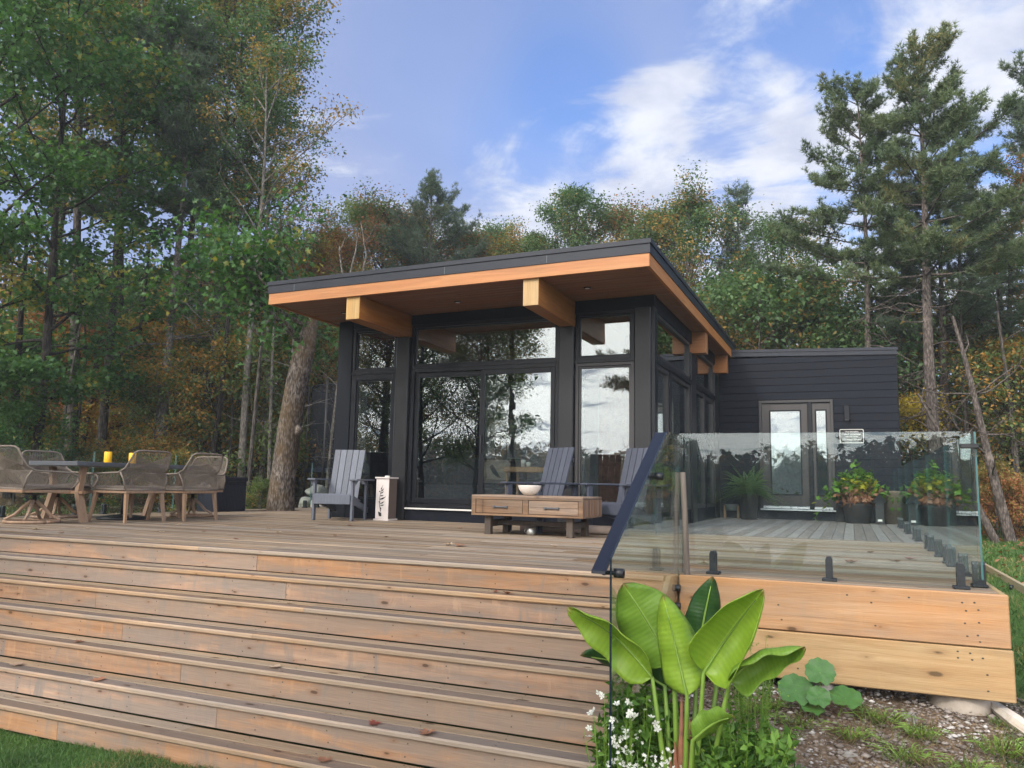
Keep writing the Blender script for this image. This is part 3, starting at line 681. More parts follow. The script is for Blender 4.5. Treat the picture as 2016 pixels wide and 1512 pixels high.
# ------------------------------------------------------------------ cottage
FY = 11.92                 # face of the front wall
house = thing('cottage', 'low black modern cottage with wide flat roof, timber beams and tall windows', 'house', (-5.7, 15, 0))
H_ = house
def hp(name, mb, mat, **k): return part(name, mb, M[mat], H_, **k)
# roof
XL, XR, YF, YB = -8.87, -2.415, 10.245, 18.85
zl, zr = 3.555, 3.617
zs = lambda x: zl + (zr - zl) * (x - XL) / (XR - XL)
def slab(x0, x1, y0, y1, d0, d1): return MB().add([(x0, y0, zs(x0) + d0), (x1, y0, zs(x1) + d0), (x1, y1, zs(x1) + d0), (x0, y1, zs(x0) + d0), (x0, y0, zs(x0) + d1), (x1, y0, zs(x1) + d1), (x1, y1, zs(x1) + d1), (x0, y1, zs(x0) + d1)], [(0, 3, 2, 1), (4, 5, 6, 7), (0, 1, 5, 4), (1, 2, 6, 5), (2, 3, 7, 6), (3, 0, 4, 7)])
roof = hp('roof', slab(XL + .03, XR - .03, YF + .03, YB - .02, .06, .36), 'roofmetal')
part('timber_edge', slab(XL, XR, YF, YF + .045, 0, .182), M['glulam'], roof)
part('timber_edge', slab(XR - .045, XR, YF + .047, YB, 0, .182), M['glulamy'], roof)
part('timber_edge', slab(XL, XL + .045, YF + .047, YB, 0, .182), M['glulamy'], roof)
part('metal_edge', slab(XL - .012, XR + .012, YF - .012, YF + .03, .184, .315), M['roofmetal'], roof)
part('metal_edge', slab(XR - .03, XR + .012, YF + .032, YB + .012, .184, .315), M['roofmetal'], roof)
part('metal_edge', slab(XL - .012, XL + .03, YF + .032, YB + .012, .184, .315), M['roofmetal'], roof)
part('drip_edge', slab(XL - .028, XR + .028, YF - .028, YF + .03, .317, .382), M['roofmetal'], roof)
part('drip_edge', slab(XR - .03, XR + .028, YF + .032, YB + .028, .317, .382), M['roofmetal'], roof)
part('drip_edge', slab(XL - .028, XL + .03, YF + .032, YB + .028, .317, .382), M['roofmetal'], roof)
jt = MB()
for xx in (-8.35, -5.55, -3.9): jt.box(xx, xx + .004, YF - .0135, YF - .011, zs(xx) + .19, zs(xx) + .31)
part('seam', jt, M['potgrey'], roof)
nb = 26
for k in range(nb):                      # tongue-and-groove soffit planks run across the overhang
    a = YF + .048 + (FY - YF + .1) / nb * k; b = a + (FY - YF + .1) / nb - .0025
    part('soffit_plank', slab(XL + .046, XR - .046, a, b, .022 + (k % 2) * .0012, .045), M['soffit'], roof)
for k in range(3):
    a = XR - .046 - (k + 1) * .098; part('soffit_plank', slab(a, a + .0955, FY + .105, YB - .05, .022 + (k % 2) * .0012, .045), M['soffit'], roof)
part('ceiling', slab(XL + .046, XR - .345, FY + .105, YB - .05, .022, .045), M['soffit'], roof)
for i, (xx, yy) in enumerate(((-5.85, 11.28), (-3.58, 11.15), (-8.10, 11.3))):
    z_ = zs(xx) + .021
    d = part('downlight', MB().lathe([(.062, -.006), (.062, 0.0)], 20, (xx, yy, z_)).lathe([(.045, -.012), (.062, -.006)], 20, (xx, yy, z_)), M['black'], H_, True)
    part('lamp_lens', MB().lathe([(.038, -.0135), (.038, -.0125)], 18, (xx, yy, z_)), M['white'], d)
# timber beams
for (xa, xb) in ((-7.34, -7.09), (-4.28, -4.04)):
    b = hp('beam', MB().bbox(xa, xb, 10.30, FY + 5.5, 3.205, zs(xa) + .018, .004), 'beam')
    part('beam_end', MB().bbox(xa + .002, xb - .002, 10.293, 10.2985, 3.21, zs(xa) - .002, .001), M['endgrain'], b)
for (ya, yb_) in ((15.11, 15.36), (17.92, 18.12)):
    b = hp('beam', MB().bbox(-8.3, -2.475, ya, yb_, 3.215, zr + .012, .004), 'beamx')
# front: columns, base, header, window bays
CT = 3.205
def col_(x0, x1, y0, y1, z1, mat='column'): return hp('column', MB().bbox(x0, x1, y0, y1, 0, z1, .012), mat)
col_(-8.63, -8.32, FY - .01, FY + .25, zs(-8.5) + .01, 'trim')
col_(-7.345, -7.085, FY - .07, FY + .2, CT)
col_(-4.285, -4.035, FY - .07, FY + .2, CT)
col_(-3.045, -2.785, FY - .03, FY + .2, 3.44)
hp('column', MB().bbox(-2.783, -2.725, FY - .01, FY + .18, 0, 3.44, .006), 'frame')
for (xa, xb, zt) in ((-8.32, -7.345, 0), (-7.085, -4.285, 0), (-4.035, -2.725, 0)):
    hp('header', MB().prism([(xa, 3.42), (xb, 3.42), (xb, zs(xb) + .02), (xa, zs(xa) + .02)], FY, FY + .16, 'y'), 'trim')
    hp('base_panel', MB().bbox(xa, xb, FY + .002, FY + .16, 0, .19 if zt == 0 and xa == -7.085 else .25, .003), 'siding')
hp('sill', MB().bbox(-7.08, -4.29, FY - .05, FY + .06, .192, .216, .003), 'white')
def window(x0, x1, z0, z1, fr=.06, mat='frame', glass='winglass', y=FY, name='window', inner=.028):
    """frame of four mitred-looking members, an inner bead, and the pane as sub-parts"""
    f = MB().bbox(x0, x0 + fr, y + .005, y + .10, z0, z1, .004).bbox(x1 - fr, x1, y + .005, y + .10, z0, z1, .004)
    f.bbox(x0 + fr, x1 - fr, y + .006, y + .099, z0, z0 + fr, .004).bbox(x0 + fr, x1 - fr, y + .006, y + .099, z1 - fr, z1, .004)
    o = hp(name, f, mat); a, b, c, d = x0 + fr, x1 - fr, z0 + fr, z1 - fr; i = inner
    part('sash', MB().bbox(a, a + i, y + .03, y + .08, c, d, .003).bbox(b - i, b, y + .03, y + .08, c, d, .003).bbox(a + i, b - i, y + .031, y + .079, c, c + i, .003).bbox(a + i, b - i, y + .031, y + .079, d - i, d, .003), M[mat], o)
    part('pane', MB().box(a + i, b - i, y + .05, y + .056, c + i, d - i), M[glass], o)
    return o
window(-8.31, -7.355, 2.60, 3.42)
window(-8.31, -7.355, .25, 2.57, fr=.10)
window(-7.075, -4.295, 2.63, 3.42, glass='winglass')
window(-4.025, -3.055, 2.64, 3.42, fr=.055)
window(-4.025, -3.055, .25, 2.60, fr=.055, mat='frame_lt', inner=.035)
hp('mullion', MB().bbox(-8.315, -7.35, FY - .012, FY + .1, 2.565, 2.605, .004), 'frame')
hp('mullion', MB().bbox(-4.03, -3.05, FY - .012, FY + .1, 2.598, 2.642, .004), 'frame')
# sliding doors
o = window(-7.075, -4.295, .218, 2.63, fr=.07, name='sliding_door_frame', glass='winglass', inner=.001)
bpy.data.objects.remove([c for c in o.children if c.name.startswith('pane')][0])
def leaf(x0, x1, y, gl):
    fr = .075
    f = MB().bbox(x0, x0 + fr, y, y + .04, .30, 2.56, .004).bbox(x1 - fr, x1, y, y + .04, .30, 2.56, .004).bbox(x0 + fr, x1 - fr, y + .001, y + .039, .30, .385, .004).bbox(x0 + fr, x1 - fr, y + .001, y + .039, 2.475, 2.56, .004)
    q = hp('sliding_door', f, 'frame'); part('pane', MB().box(x0 + fr, x1 - fr, y + .017, y + .023, .385, 2.475), M[gl], q); return q
leaf(-7.0, -5.66, FY + .05, 'winglass'); q = leaf(-5.70, -4.37, FY + .008, 'winglass_wavy')
part('door_handle', MB().bbox(-5.675, -5.655, FY - .025, FY + .006, 1.15, 1.45, .004), M['black'], q)
# right-hand side wall (faces +x)
SX = -2.75
def wside(y0, y1, z0, z1, fr=.05):
    f = MB().bbox(SX - .09, SX, y0, y0 + fr, z0, z1, .004).bbox(SX - .09, SX, y1 - fr, y1, z0, z1, .004).bbox(SX - .089, SX - .001, y0 + fr, y1 - fr, z0, z0 + fr, .004).bbox(SX - .089, SX - .001, y0 + fr, y1 - fr, z1 - fr, z1, .004)
    o = hp('window', f, 'frame_lt'); part('pane', MB().box(SX - .05, SX - .044, y0 + fr, y1 - fr, z0 + fr, z1 - fr), M['winglass'], o); return o
for (ya, yb_) in ((12.12, 14.95), (15.46, 17.75)):
    wside(ya, yb_, 2.68, 3.40, .06)
    hp('transom', MB().bbox(SX - .1, SX + .035, ya - .0, yb_, 2.58, 2.675, .005), 'frame')
for (ya, yb_) in ((12.12, 13.05), (13.17, 14.95), (15.46, 16.55), (16.62, 17.75)): wside(ya, yb_, .25, 2.575, .07)
for (ya, yb_) in ((13.052, 13.168), (16.552, 16.618)): hp('mullion', MB().bbox(SX - .1, SX + .02, ya, yb_, .2, 2.58, .005), 'frame')
for (ya, yb_) in ((14.952, 15.458), (17.752, 18.285)): hp('column', MB().bbox(SX - .2, SX + .03, ya, yb_, 0, 3.21, .008), 'column')
hp('header', MB().box(SX - .12, SX + .012, FY + .18, 18.285, 3.40, zr + .02), 'trim')
hp('base_panel', MB().bbox(SX - .16, SX - .002, FY + .18, 18.285, 0, .25, .003), 'siding')
# back and left walls, interior
hp('back_wall', MB().box(-8.6, -2.8, 18.3, 18.45, 0, 3.60), 'wall')
hp('left_wall', MB().box(-8.62, -8.48, 12.9, 18.45, 0, 3.58).box(-8.62, -8.48, FY + .25, 12.9, 0, .4).box(-8.62, -8.48, FY + .25, 12.9, 3.42, 3.58), 'siding')
hp('pane', MB().box(-8.55, -8.544, FY + .25, 12.9, .4, 3.42), 'winglass')
hp('interior_floor', MB().box(-8.47, -2.92, FY + .17, 18.29, .12, .19), 'floorw')
hp('interior_wall', MB().box(-7.75, -7.35, 16.2, 16.3, .19, 3.55).box(-6.9, -5.6, 17.2, 17.3, .19, 3.5), 'wall')
hp('chimney_breast', MB().bbox(-4.75, -4.05, 15.6, 16.3, .19, 3.55, .01), 'brick')
hp('kitchen_counter', MB().bbox(-3.9, -3.05, 14.2, 14.6, 1.20, 1.24, .004), 'white')

t = thing('sofa', 'dark sofa inside behind the left sliding door', 'sofa', (-6.75, 14.2, .19))
part('seat', MB().bbox(-7.7, -5.9, 13.6, 14.4, .19, .62, .05), M['sofa'], t); part('backrest', MB().bbox(-7.7, -5.9, 14.3, 14.6, .60, 1.15, .05), M['sofa'], t)
t = thing('throw_pillow', 'beige throw pillow with a dark bird print on the sofa', 'pillow', (-6.3, 14.1, .65))
part('cushion', MB().bbox(-6.72, -6.1, 14.08, 14.26, .66, 1.12, .07), M['pillow'], t)
part('bird_print', MB().prism([(-6.5, .98), (-6.44, 1.02), (-6.38, .95), (-6.3, .82), (-6.24, .76), (-6.33, .78), (-6.43, .86)], 14.074, 14.079, 'y'), M['cutout'], t)
t = thing('floor_lamp', 'standing lamp with pale drum shade inside the living room', 'lamp', (-6.72, 15.1, .19))
part('lamp_shade', MB().lathe([(.30, 1.45), (.28, 1.82)], 24, (-6.72, 15.1, .19)), M['shade'], t, True); part('lamp_stem', MB().tube([(-6.72, 15.1, .19), (-6.72, 15.1, 1.64)], .14, 10), M['sofa'], t)
t = thing('side_table', 'pale oak table inside behind the right sliding door', 'table', (-5.1, 13.0, .19))
part('tabletop', MB().bbox(-5.6, -4.4, 12.7, 13.3, .86, .95, .006), M['oak'], t)
for xx, yy in ((-5.55, 12.75), (-4.45, 12.75), (-5.55, 13.25), (-4.45, 13.25)): part('leg', MB().box(xx - .02, xx + .02, yy - .02, yy + .02, .19, .86), M['oak'], t)
for xx, hh in ((-5.28, .13), (-5.18, .09)):
    tag(part('white_cup' if hh > .1 else 'glass_jar', MB().lathe([(.04, 0), (.045, hh)], 16, (xx, 12.85, .951)), M['white'], None, True), 'taller white cup on the oak table indoors' if hh > .1 else 'shorter white jar on the oak table indoors', 'cup')

# black clad wing with the entry door
WY = 18.29
wing = thing('entry_wing', 'black boarded side wing with glazed entry door and narrow sidelight', 'house wing', (-.9, 19.5, 0))
def wp(name, mb, mat, **k): return part(name, mb, M[mat], wing, **k)
WX0, WX1 = -2.72, .955
wp('wall', MB().box(WX0, -1.80, WY + .022, WY + .20, 0, 3.52).box(-.35, WX1 - .01, WY + .022, WY + .20, 0, 3.52).box(-1.80, -.35, WY + .022, WY + .20, 2.54, 3.52).box(-1.80, -.35, WY + .022, WY + .20, 0, .25).box(WX1 - .15, WX1 - .01, WY + .2, 22.5, 0, 3.52).box(WX0, WX1 - .15, WY + .2, 22.5, 3.3, 3.4), 'trim')
pz = lambda x: 3.79 - .030 * (x + 2.75)
def par(d0, d1, yo, xo): return MB().prism([(WX0, pz(WX0) + d0), (WX1 + xo, pz(WX1) + d0), (WX1 + xo, pz(WX1) + d1), (WX0, pz(WX0) + d1)], WY - yo, 22.5, 'y')
wp('parapet_cap', par(-.062, 0, .045, .045), 'roofmetal'); wp('parapet_flashing', par(-.155, -.064, .03, .03), 'roofmetal')
DX0, DX1, DZ0, DZ1 = -1.845, -.305, .20, 2.605
zrow = .003; k = 0; ph = .1635
while zrow < 3.55:
    z1 = min(zrow + ph - .004, pz(0) - .13)
    segs = [(WX0, WX1)]
    if zrow < DZ1 - .01 and z1 > DZ0: segs = [(WX0, DX0 - .002), (DX1 + .002, WX1)]
    rj = random.Random(900 + k)
    cut = []
    for a, b in segs:
        c = rj.uniform(a + .6, b - .6) if b - a > 1.6 else None
        cut += [(a, c - .0015), (c + .0015, b)] if c else [(a, b)]
    for a, b in cut:
        z1b = z1
        wp('siding_board', MB().prism([(WY + .022, zrow), (WY + .004, zrow), (WY, zrow + .004), (WY + .001, z1b - .008), (WY + .007, z1b), (WY + .022, z1b)], a, b, 'x'), 'siding')
    zrow += ph; k += 1
part('corner_trim', MB().bbox(WX1, WX1 + .02, WY - .005, 22.5, 0, 3.53, .004), M['trim'], wing)
dr = wp('door', MB().bbox(DX0, DX0 + .06, WY - .03, WY + .08, DZ0, DZ1, .004).bbox(DX1 - .06, DX1, WY - .03, WY + .08, DZ0, DZ1, .004).bbox(DX0 + .06, DX1 - .06, WY - .029, WY + .079, DZ1 - .06, DZ1, .004), 'frame_lt', label='dark bronze entry door set with narrow glazed sidelight')
def dleaf(x0, x1, gx0, gx1, nm):
    gz0, gz1 = .55, 2.36
    y = WY + .015
    f = MB().bbox(x0, gx0, y, y + .04, .29, 2.53, .003).bbox(gx1, x1, y, y + .04, .29, 2.53, .003).bbox(gx0, gx1, y + .001, y + .039, .29, gz0, .003).bbox(gx0, gx1, y + .001, y + .039, gz1, 2.53, .003)
    part(nm, f, M['door'], dr)
    m_ = .03; part('glazing_bead', MB().bbox(gx0 - m_, gx0, y - .012, y + .01, gz0 - m_, gz1 + m_, .004).bbox(gx1, gx1 + m_, y - .012, y + .01, gz0 - m_, gz1 + m_, .004).bbox(gx0, gx1, y - .011, y + .009, gz0 - m_, gz0, .004).bbox(gx0, gx1, y - .011, y + .009, gz1, gz1 + m_, .004), M['frame'], dr)
    part('pane', MB().box(gx0, gx1, y + .015, y + .02, gz0, gz1), M['winglass_wavy'], dr)
dleaf(-1.785, -.83, -1.598, -.990, 'door_leaf'); dleaf(-.735, -.365, -.648, -.465, 'sidelight')
part('door_post', MB().bbox(-.83, -.735, WY - .02, WY + .06, .25, 2.545, .006), M['frame'], dr)
part('door_handle', MB().bbox(-1.745, -1.69, WY - .03, WY + .012, 1.27, 1.42, .01).bbox(-1.75, -1.66, WY - .06, WY - .03, 1.33, 1.35, .004), M['black'], dr)
part('deadbolt', MB().bbox(-1.75, -1.685, WY - .03, WY + .012, 1.52, 1.62, .01), M['black'], dr)
part('threshold', MB().bbox(DX0 + .03, -.83, WY - .02, WY + .05, .235, .285, .006).bbox(-.735, DX1 - .03, WY - .02, WY + .05, .235, .285, .006), M['alum'], dr)
part('threshold', MB().bbox(DX0, DX1, WY - .07, WY + .02, .195, .225, .005), M['alum'], dr)
wp('entry_interior', MB().box(-2.7, .7, 21.8, 21.9, 0, 3.3).box(-2.7, .7, WY + .2, 21.8, .1, .18), 'wall')
wp('inner_wall', MB().box(-.95, -.85, 19.2, 21.8, .18, 3.2), 'wall')
o = thing('wall_lamp', 'slim black wall lamp beside the entry door', 'lamp', (-.035, WY, 2.3))
part('lamp_body', MB().bbox(-.085, .015, WY - .11, WY - .002, 2.145, 2.455, .006), M['frame'], o); part('lamp_lens', MB().bbox(-.07, 0, WY - .10, WY - .02, 2.140, 2.1445, .001), M['white'], o)
sg = thing('wall_sign', 'small black sign with white rounded border and white script lettering', 'sign', (.045, WY, 1.80))
def rrect(x0, x1, z0, z1, r_, n=6):
    p = []
    for cx, cz, a0 in ((x1 - r_, z1 - r_, 0), (x0 + r_, z1 - r_, 90), (x0 + r_, z0 + r_, 180), (x1 - r_, z0 + r_, 270)):
        for k in range(n + 1): a = R(a0 + 90 * k / n); p.append((cx + r_ * math.cos(a), cz + r_ * math.sin(a)))
    return p
part('plaque', MB().prism(rrect(-.195, .285, 1.65, 1.955, .03), WY - .018, WY - .004, 'y'), M['cutout'], sg)
bo = MB(); A = rrect(-.19, .28, 1.655, 1.95, .028); B_ = rrect(-.180, .270, 1.665, 1.940, .022); n = len(A)
bo.add([(p[0], WY - .0215, p[1]) for p in A] + [(p[0], WY - .0215, p[1]) for p in B_] + [(p[0], WY - .018, p[1]) for p in A] + [(p[0], WY - .018, p[1]) for p in B_],
       [(i, n + i, n + (i + 1) % n, (i + 1) % n) for i in range(n)] + [(i, (i + 1) % n, 2 * n + (i + 1) % n, 2 * n + i) for i in range(n)] + [(n + i, 3 * n + i, 3 * n + (i + 1) % n, n + (i + 1) % n) for i in range(n)])
part('border', bo, M['white'], sg)
for txt, z_, sz, shr in (("I love the nights", 1.885, .040, 0), ("I can't remember", 1.828, .052, .25), ("with the friends", 1.780, .038, 0), ("I'll never forget", 1.712, .058, .35)):
    cu = bpy.data.curves.new('lettering', 'FONT'); cu.body = txt; cu.size = sz; cu.shear = shr; cu.align_x = 'CENTER'; cu.extrude = .001; cu.offset = .0002; cu.materials.append(M['white'])
    tmp = bpy.data.objects.new('lettering_curve', cu); C.objects.link(tmp); bpy.context.view_layer.update()
    me = bpy.data.meshes.new_from_object(tmp.evaluated_get(bpy.context.evaluated_depsgraph_get())); bpy.data.objects.remove(tmp); me.materials.clear(); me.materials.append(M['white'])
    o = bpy.data.objects.new('lettering', me); C.objects.link(o); o.parent = sg; o.location = (0, -.0195, z_ - 1.80); o.rotation_euler = (PI / 2, 0, 0)

# ------------------------------------------------------------------ furniture on the deck
def woven_chair(swivel=False):
    """rope armchair, faces +y, origin on the deck under the seat centre; rope shell on a teak base"""
    W, D = .37, .33
    t = thing('woven_chair', '', 'chair')
    SZ, AZ, TZ = .47, .70, 1.02
    # rim: over the back, down to the arms, round the front of each arm and down to the seat
    side = lambda s: [(s * .27, -D - .13, TZ), (s * .325, -D - .115, TZ - .03), (s * .35, -D - .08, TZ - .12), (s * .375, -D - .01, AZ + .07), (s * .40, -D + .09, AZ + .01), (s * .405, 0, AZ), (s * .40, D * .75, AZ - .01), (s * .39, D + .03, AZ - .05), (s * .375, D + .05, AZ - .12), (s * .36, D + .01, SZ + .04), (s * .345, D - .04, SZ)]
    L, Rr = side(-1), side(1)
    back = [(x, -D - .13 - .01 * math.cos(x * 5), TZ + .006) for x in (-.18, -.06, .06, .18)]
    rim = list(reversed(L)) + back + Rr
    part('rim', MB().tube(rim, .014, 7), M['rope'], t, True, True)
    post = MB()
    for s in (-1, 1): post.tube([(s * .40, -D + .05, AZ + .015), (s * .385, -D + .0, AZ - .08), (s * .35, -D - .02, SZ)], .013, 7)
    post.tube([(-.35, -D - .02, SZ), (.35, -D - .02, SZ), (.345, D - .04, SZ), (-.345, D - .04, SZ), (-.35, -D - .02, SZ)], .015, 7)
    part('shell_frame', post, M['rope'], t, True, True)
    st = MB(); r_ = .0036
    def lerp(a, b, u): return tuple(a[i] + (b[i] - a[i]) * u for i in range(3))
    def along(pts, u):
        seg = [math.dist(pts[i], pts[i + 1]) for i in range(len(pts) - 1)]; d = u * sum(seg)
        for i, l in enumerate(seg):
            if d <= l: return lerp(pts[i], pts[i + 1], d / l)
            d -= l
        return pts[-1]
    for s in (-1, 1):                 # arm panels: close upright strands
        top = [(s * .40, -D + .06, AZ + .01), (s * .405, 0, AZ), (s * .40, D * .75, AZ - .01), (s * .39, D + .03, AZ - .05), (s * .365, D + .02, SZ + .05)]
        bot = [(s * .35, -D, SZ), (s * .345, D - .05, SZ)]
        for k in range(26):
            u = (k + .5) / 26; a, b = along(top, u), along(bot, u); m = lerp(a, b, .5); m = (m[0] + s * .03, m[1] + .004 * (k % 2), m[2]); st.tube([a, m, b], r_, 4, False)
    seat = lambda u: (-.34 + .68 * u, -D - .02, SZ)
    topb = lambda u: along([L[2], L[1], L[0]] + back + [Rr[0], Rr[1], Rr[2]], u)
    for k in range(30):               # short fan up from the seat, and down from the top
        u = (k + .5) / 30; a = topb(u); b = seat(u); c = .5 + .0 * u
        st.tube([a, lerp(a, b, .30 + .22 * math.sin(PI * u))], r_, 4, False); st.tube([b, lerp(b, a, .12 + .30 * math.sin(PI * u))], r_, 4, False)
    lp = lambda s, u: along([(s * .35, -D - .02, SZ + .03), (s * .385, -D, AZ - .08), (s * .40, -D + .05, AZ + .02), (s * .375, -D - .01, AZ + .07), (s * .35, -D - .08, TZ - .12), (s * .325, -D - .115, TZ - .04)], u)
    for k in range(22):               # crossed strands of the back
        u = k / 21
        a, b = lp(-1, .02 + .50 * u), lp(1, .42 + .55 * u); m = lerp(a, b, .5); st.tube([a, (m[0], m[1] - .055, m[2]), b], r_, 4, False)
        a, b = lp(1, .02 + .50 * u), lp(-1, .42 + .55 * u); m = lerp(a, b, .5); st.tube([a, (m[0], m[1] - .050, m[2]), b], r_, 4, False)
    part('rope_weave', st, M['rope'], t, True, True, kind='stuff')
    part('seat_pad', MB().bbox(-.32, .32, -D + .01, D - .03, SZ - .01, SZ + .05, .02), M['rope'], t, False, True)
    part('seat_frame', MB().bbox(-.345, .345, -D - .03, -D + .01, SZ - .055, SZ - .016, .006).bbox(-.345, .345, D - .07, D - .03, SZ - .055, SZ - .016, .006).bbox(-.345, -.305, -D + .012, D - .072, SZ - .054, SZ - .017, .006).bbox(.305, .345, -D + .012, D - .072, SZ - .054, SZ - .017, .006), M['teak'], t, False, True)
    if not swivel:
        for sx in (-1, 1):
            for sy in (-1, 1):
                x0, y0, x1, y1 = sx * .31, (-D + .0 if sy < 0 else D - .06), sx * (.345 if sy < 0 else .36), (-D - .05 if sy < 0 else D - .01)
                a, b = .024, .017
                mb = MB().add([(x1 - b, y1 - b, 0), (x1 + b, y1 - b, 0), (x1 + b, y1 + b, 0), (x1 - b, y1 + b, 0), (x0 - a, y0 - a, SZ - .056), (x0 + a, y0 - a, SZ - .056), (x0 + a, y0 + a, SZ - .056), (x0 - a, y0 + a, SZ - .056)], [(0, 3, 2, 1), (4, 5, 6, 7), (0, 1, 5, 4), (1, 2, 6, 5), (2, 3, 7, 6), (3, 0, 4, 7)])
                part('leg', mb, M['teak'], t, False, True)
    else:
        part('swivel_hub', MB().lathe([(.03, .26), (.03, .37), (.13, .385), (.15, .40)], 16), M['black'], t, True, True)
        ring = [(.33 * math.cos(a * PI / 16), .33 * math.sin(a * PI / 16), .022) for a in range(33)]
        part('base_ring', MB().tube(ring, .022, 6), M['teak'], t, True, True)
        for k in range(4):
            a = PI / 4 + k * PI / 2; ca, sa = math.cos(a), math.sin(a)
            part('leg', MB().tube([(ca * .03, sa * .03, .30), (ca * .12, sa * .12, .22), (ca * .22, sa * .22, .11), (ca * .34, sa * .34, .045)], [.028, .026, .024, .022], 6), M['teak'], t, False, True)
    return t
G_ = 'woven rope armchairs at the dining table'
ch = woven_chair(); ch.location = (-9.76, 8.51, 0); ch.rotation_euler = (0, 0, PI / 2)
tag(ch, 'taupe woven rope armchair on four teak legs, nearer of the two along the table', 'chair', G_)
dup(ch, (-9.62, 9.42, 0), PI / 2 + .03, 'taupe woven rope armchair on four teak legs, nearer the black storage box')
ch2 = woven_chair(True); ch2.location = (-10.32, 7.47, 0); ch2.rotation_euler = (0, 0, -.12)
tag(ch2, 'woven rope armchair on a round swivel base at the near end of the table', 'chair', G_)
dup(ch2, (-10.35, 10.35, 0), PI + .15, 'woven rope swivel chair at the far end of the table')
dup(ch2, (-11.35, 8.6, 0), -PI / 2, 'woven rope swivel chair on the forest side of the table')
t = thing('dining_table', 'long grey topped outdoor dining table on angled teak legs', 'table', (-10.4, 8.8, 0))
part('tabletop', MB().bbox(-10.9, -9.9, 7.75, 10.05, .79, .852, .006), M['tabletop'], t)
for yy in (8.0, 9.8):
    for s, xx in ((1, -10.08), (-1, -10.72)):
        mb = MB().prism([(xx - .035, .78), (xx + .035, .78), (xx + .035 - s * .06, .42), (xx - .035 - s * .06, .42)], yy - .04, yy + .04, 'y')
        l = part('leg', mb, M['teak'], t); mb = MB().prism([(xx - .04 - s * .055, .415), (xx + .04 - s * .055, .415), (xx + .04 + s * .09, 0), (xx - .04 + s * .09, 0)], yy - .045, yy + .045, 'y'); part('leg_foot', mb, M['teak'], l)
    part('cross_rail', MB().bbox(-10.76, -10.03, yy - .035, yy + .035, .395, .435, .004), M['teak'], t)
part('stretcher', MB().bbox(-10.43, -10.36, 8.04, 9.76, .395, .44, .004), M['teak'], t)
for (yy, lab) in ((8.67, 'yellow pillar candle standing alone on the grey table'), (9.12, 'yellow pillar candle seen through the back of the woven chair')):
    c_ = thing('pillar_candle', lab, 'candle', (-10.42, yy, .852), group='yellow candles on the dining table')
    part('wax', MB().lathe([(.052, 0), (.055, .006), (.055, .165), (.05, .172), (.035, .165), (.0, .16)], 24, (-10.42, yy, .8525)), M['yellow'], c_, True)
    part('wick', MB().tube([(-10.42, yy, 1.01), (-10.42, yy, 1.03)], .003, 5), M['black'], c_)
t = thing('umbrella_base', 'low black umbrella base under the dining table', 'umbrella base', (-10.38, 8.98, 0))
part('base_plate', MB().lathe([(.36, 0), (.36, .03), (.30, .05), (.06, .075)], 28, (-10.38, 8.98, 0)), M['black'], t, True); part('socket', MB().tube([(-10.38, 8.98, .07), (-10.38, 8.98, .38)], .032, 12), M['black'], t, True)
b = thing('storage_box', 'tall black ribbed deck storage box beside the dining chairs', 'storage box', (-11.75, 12.3, 0), .0)
x0, x1, y0, y1 = -12.1 + .2, -11.42, 12.02, 12.86
part('box_body', MB().bbox(x0, x1, y0, y1, .0, .60, .01), M['storage'], b)
for k in range(20): part('rib', MB().bbox(x1, x1 + .008, y0 + .03 + k * .04, y0 + .052 + k * .04, .05, .52, .003), M['storage'], b)
for k in range(11): part('rib', MB().bbox(x0 + .02 + k * .042, x0 + .042 + k * .042, y0 - .008, y0, .05, .52, .003), M['storage'], b)
part('lid', MB().bbox(x0 - .015, x1 + .02, y0 - .02, y1 + .015, .602, .685, .012), M['storage'], b); part('handle_recess', MB().bbox(x1 + .008, x1 + .022, 12.3, 12.55, .56, .60, .004), M['black'], b)

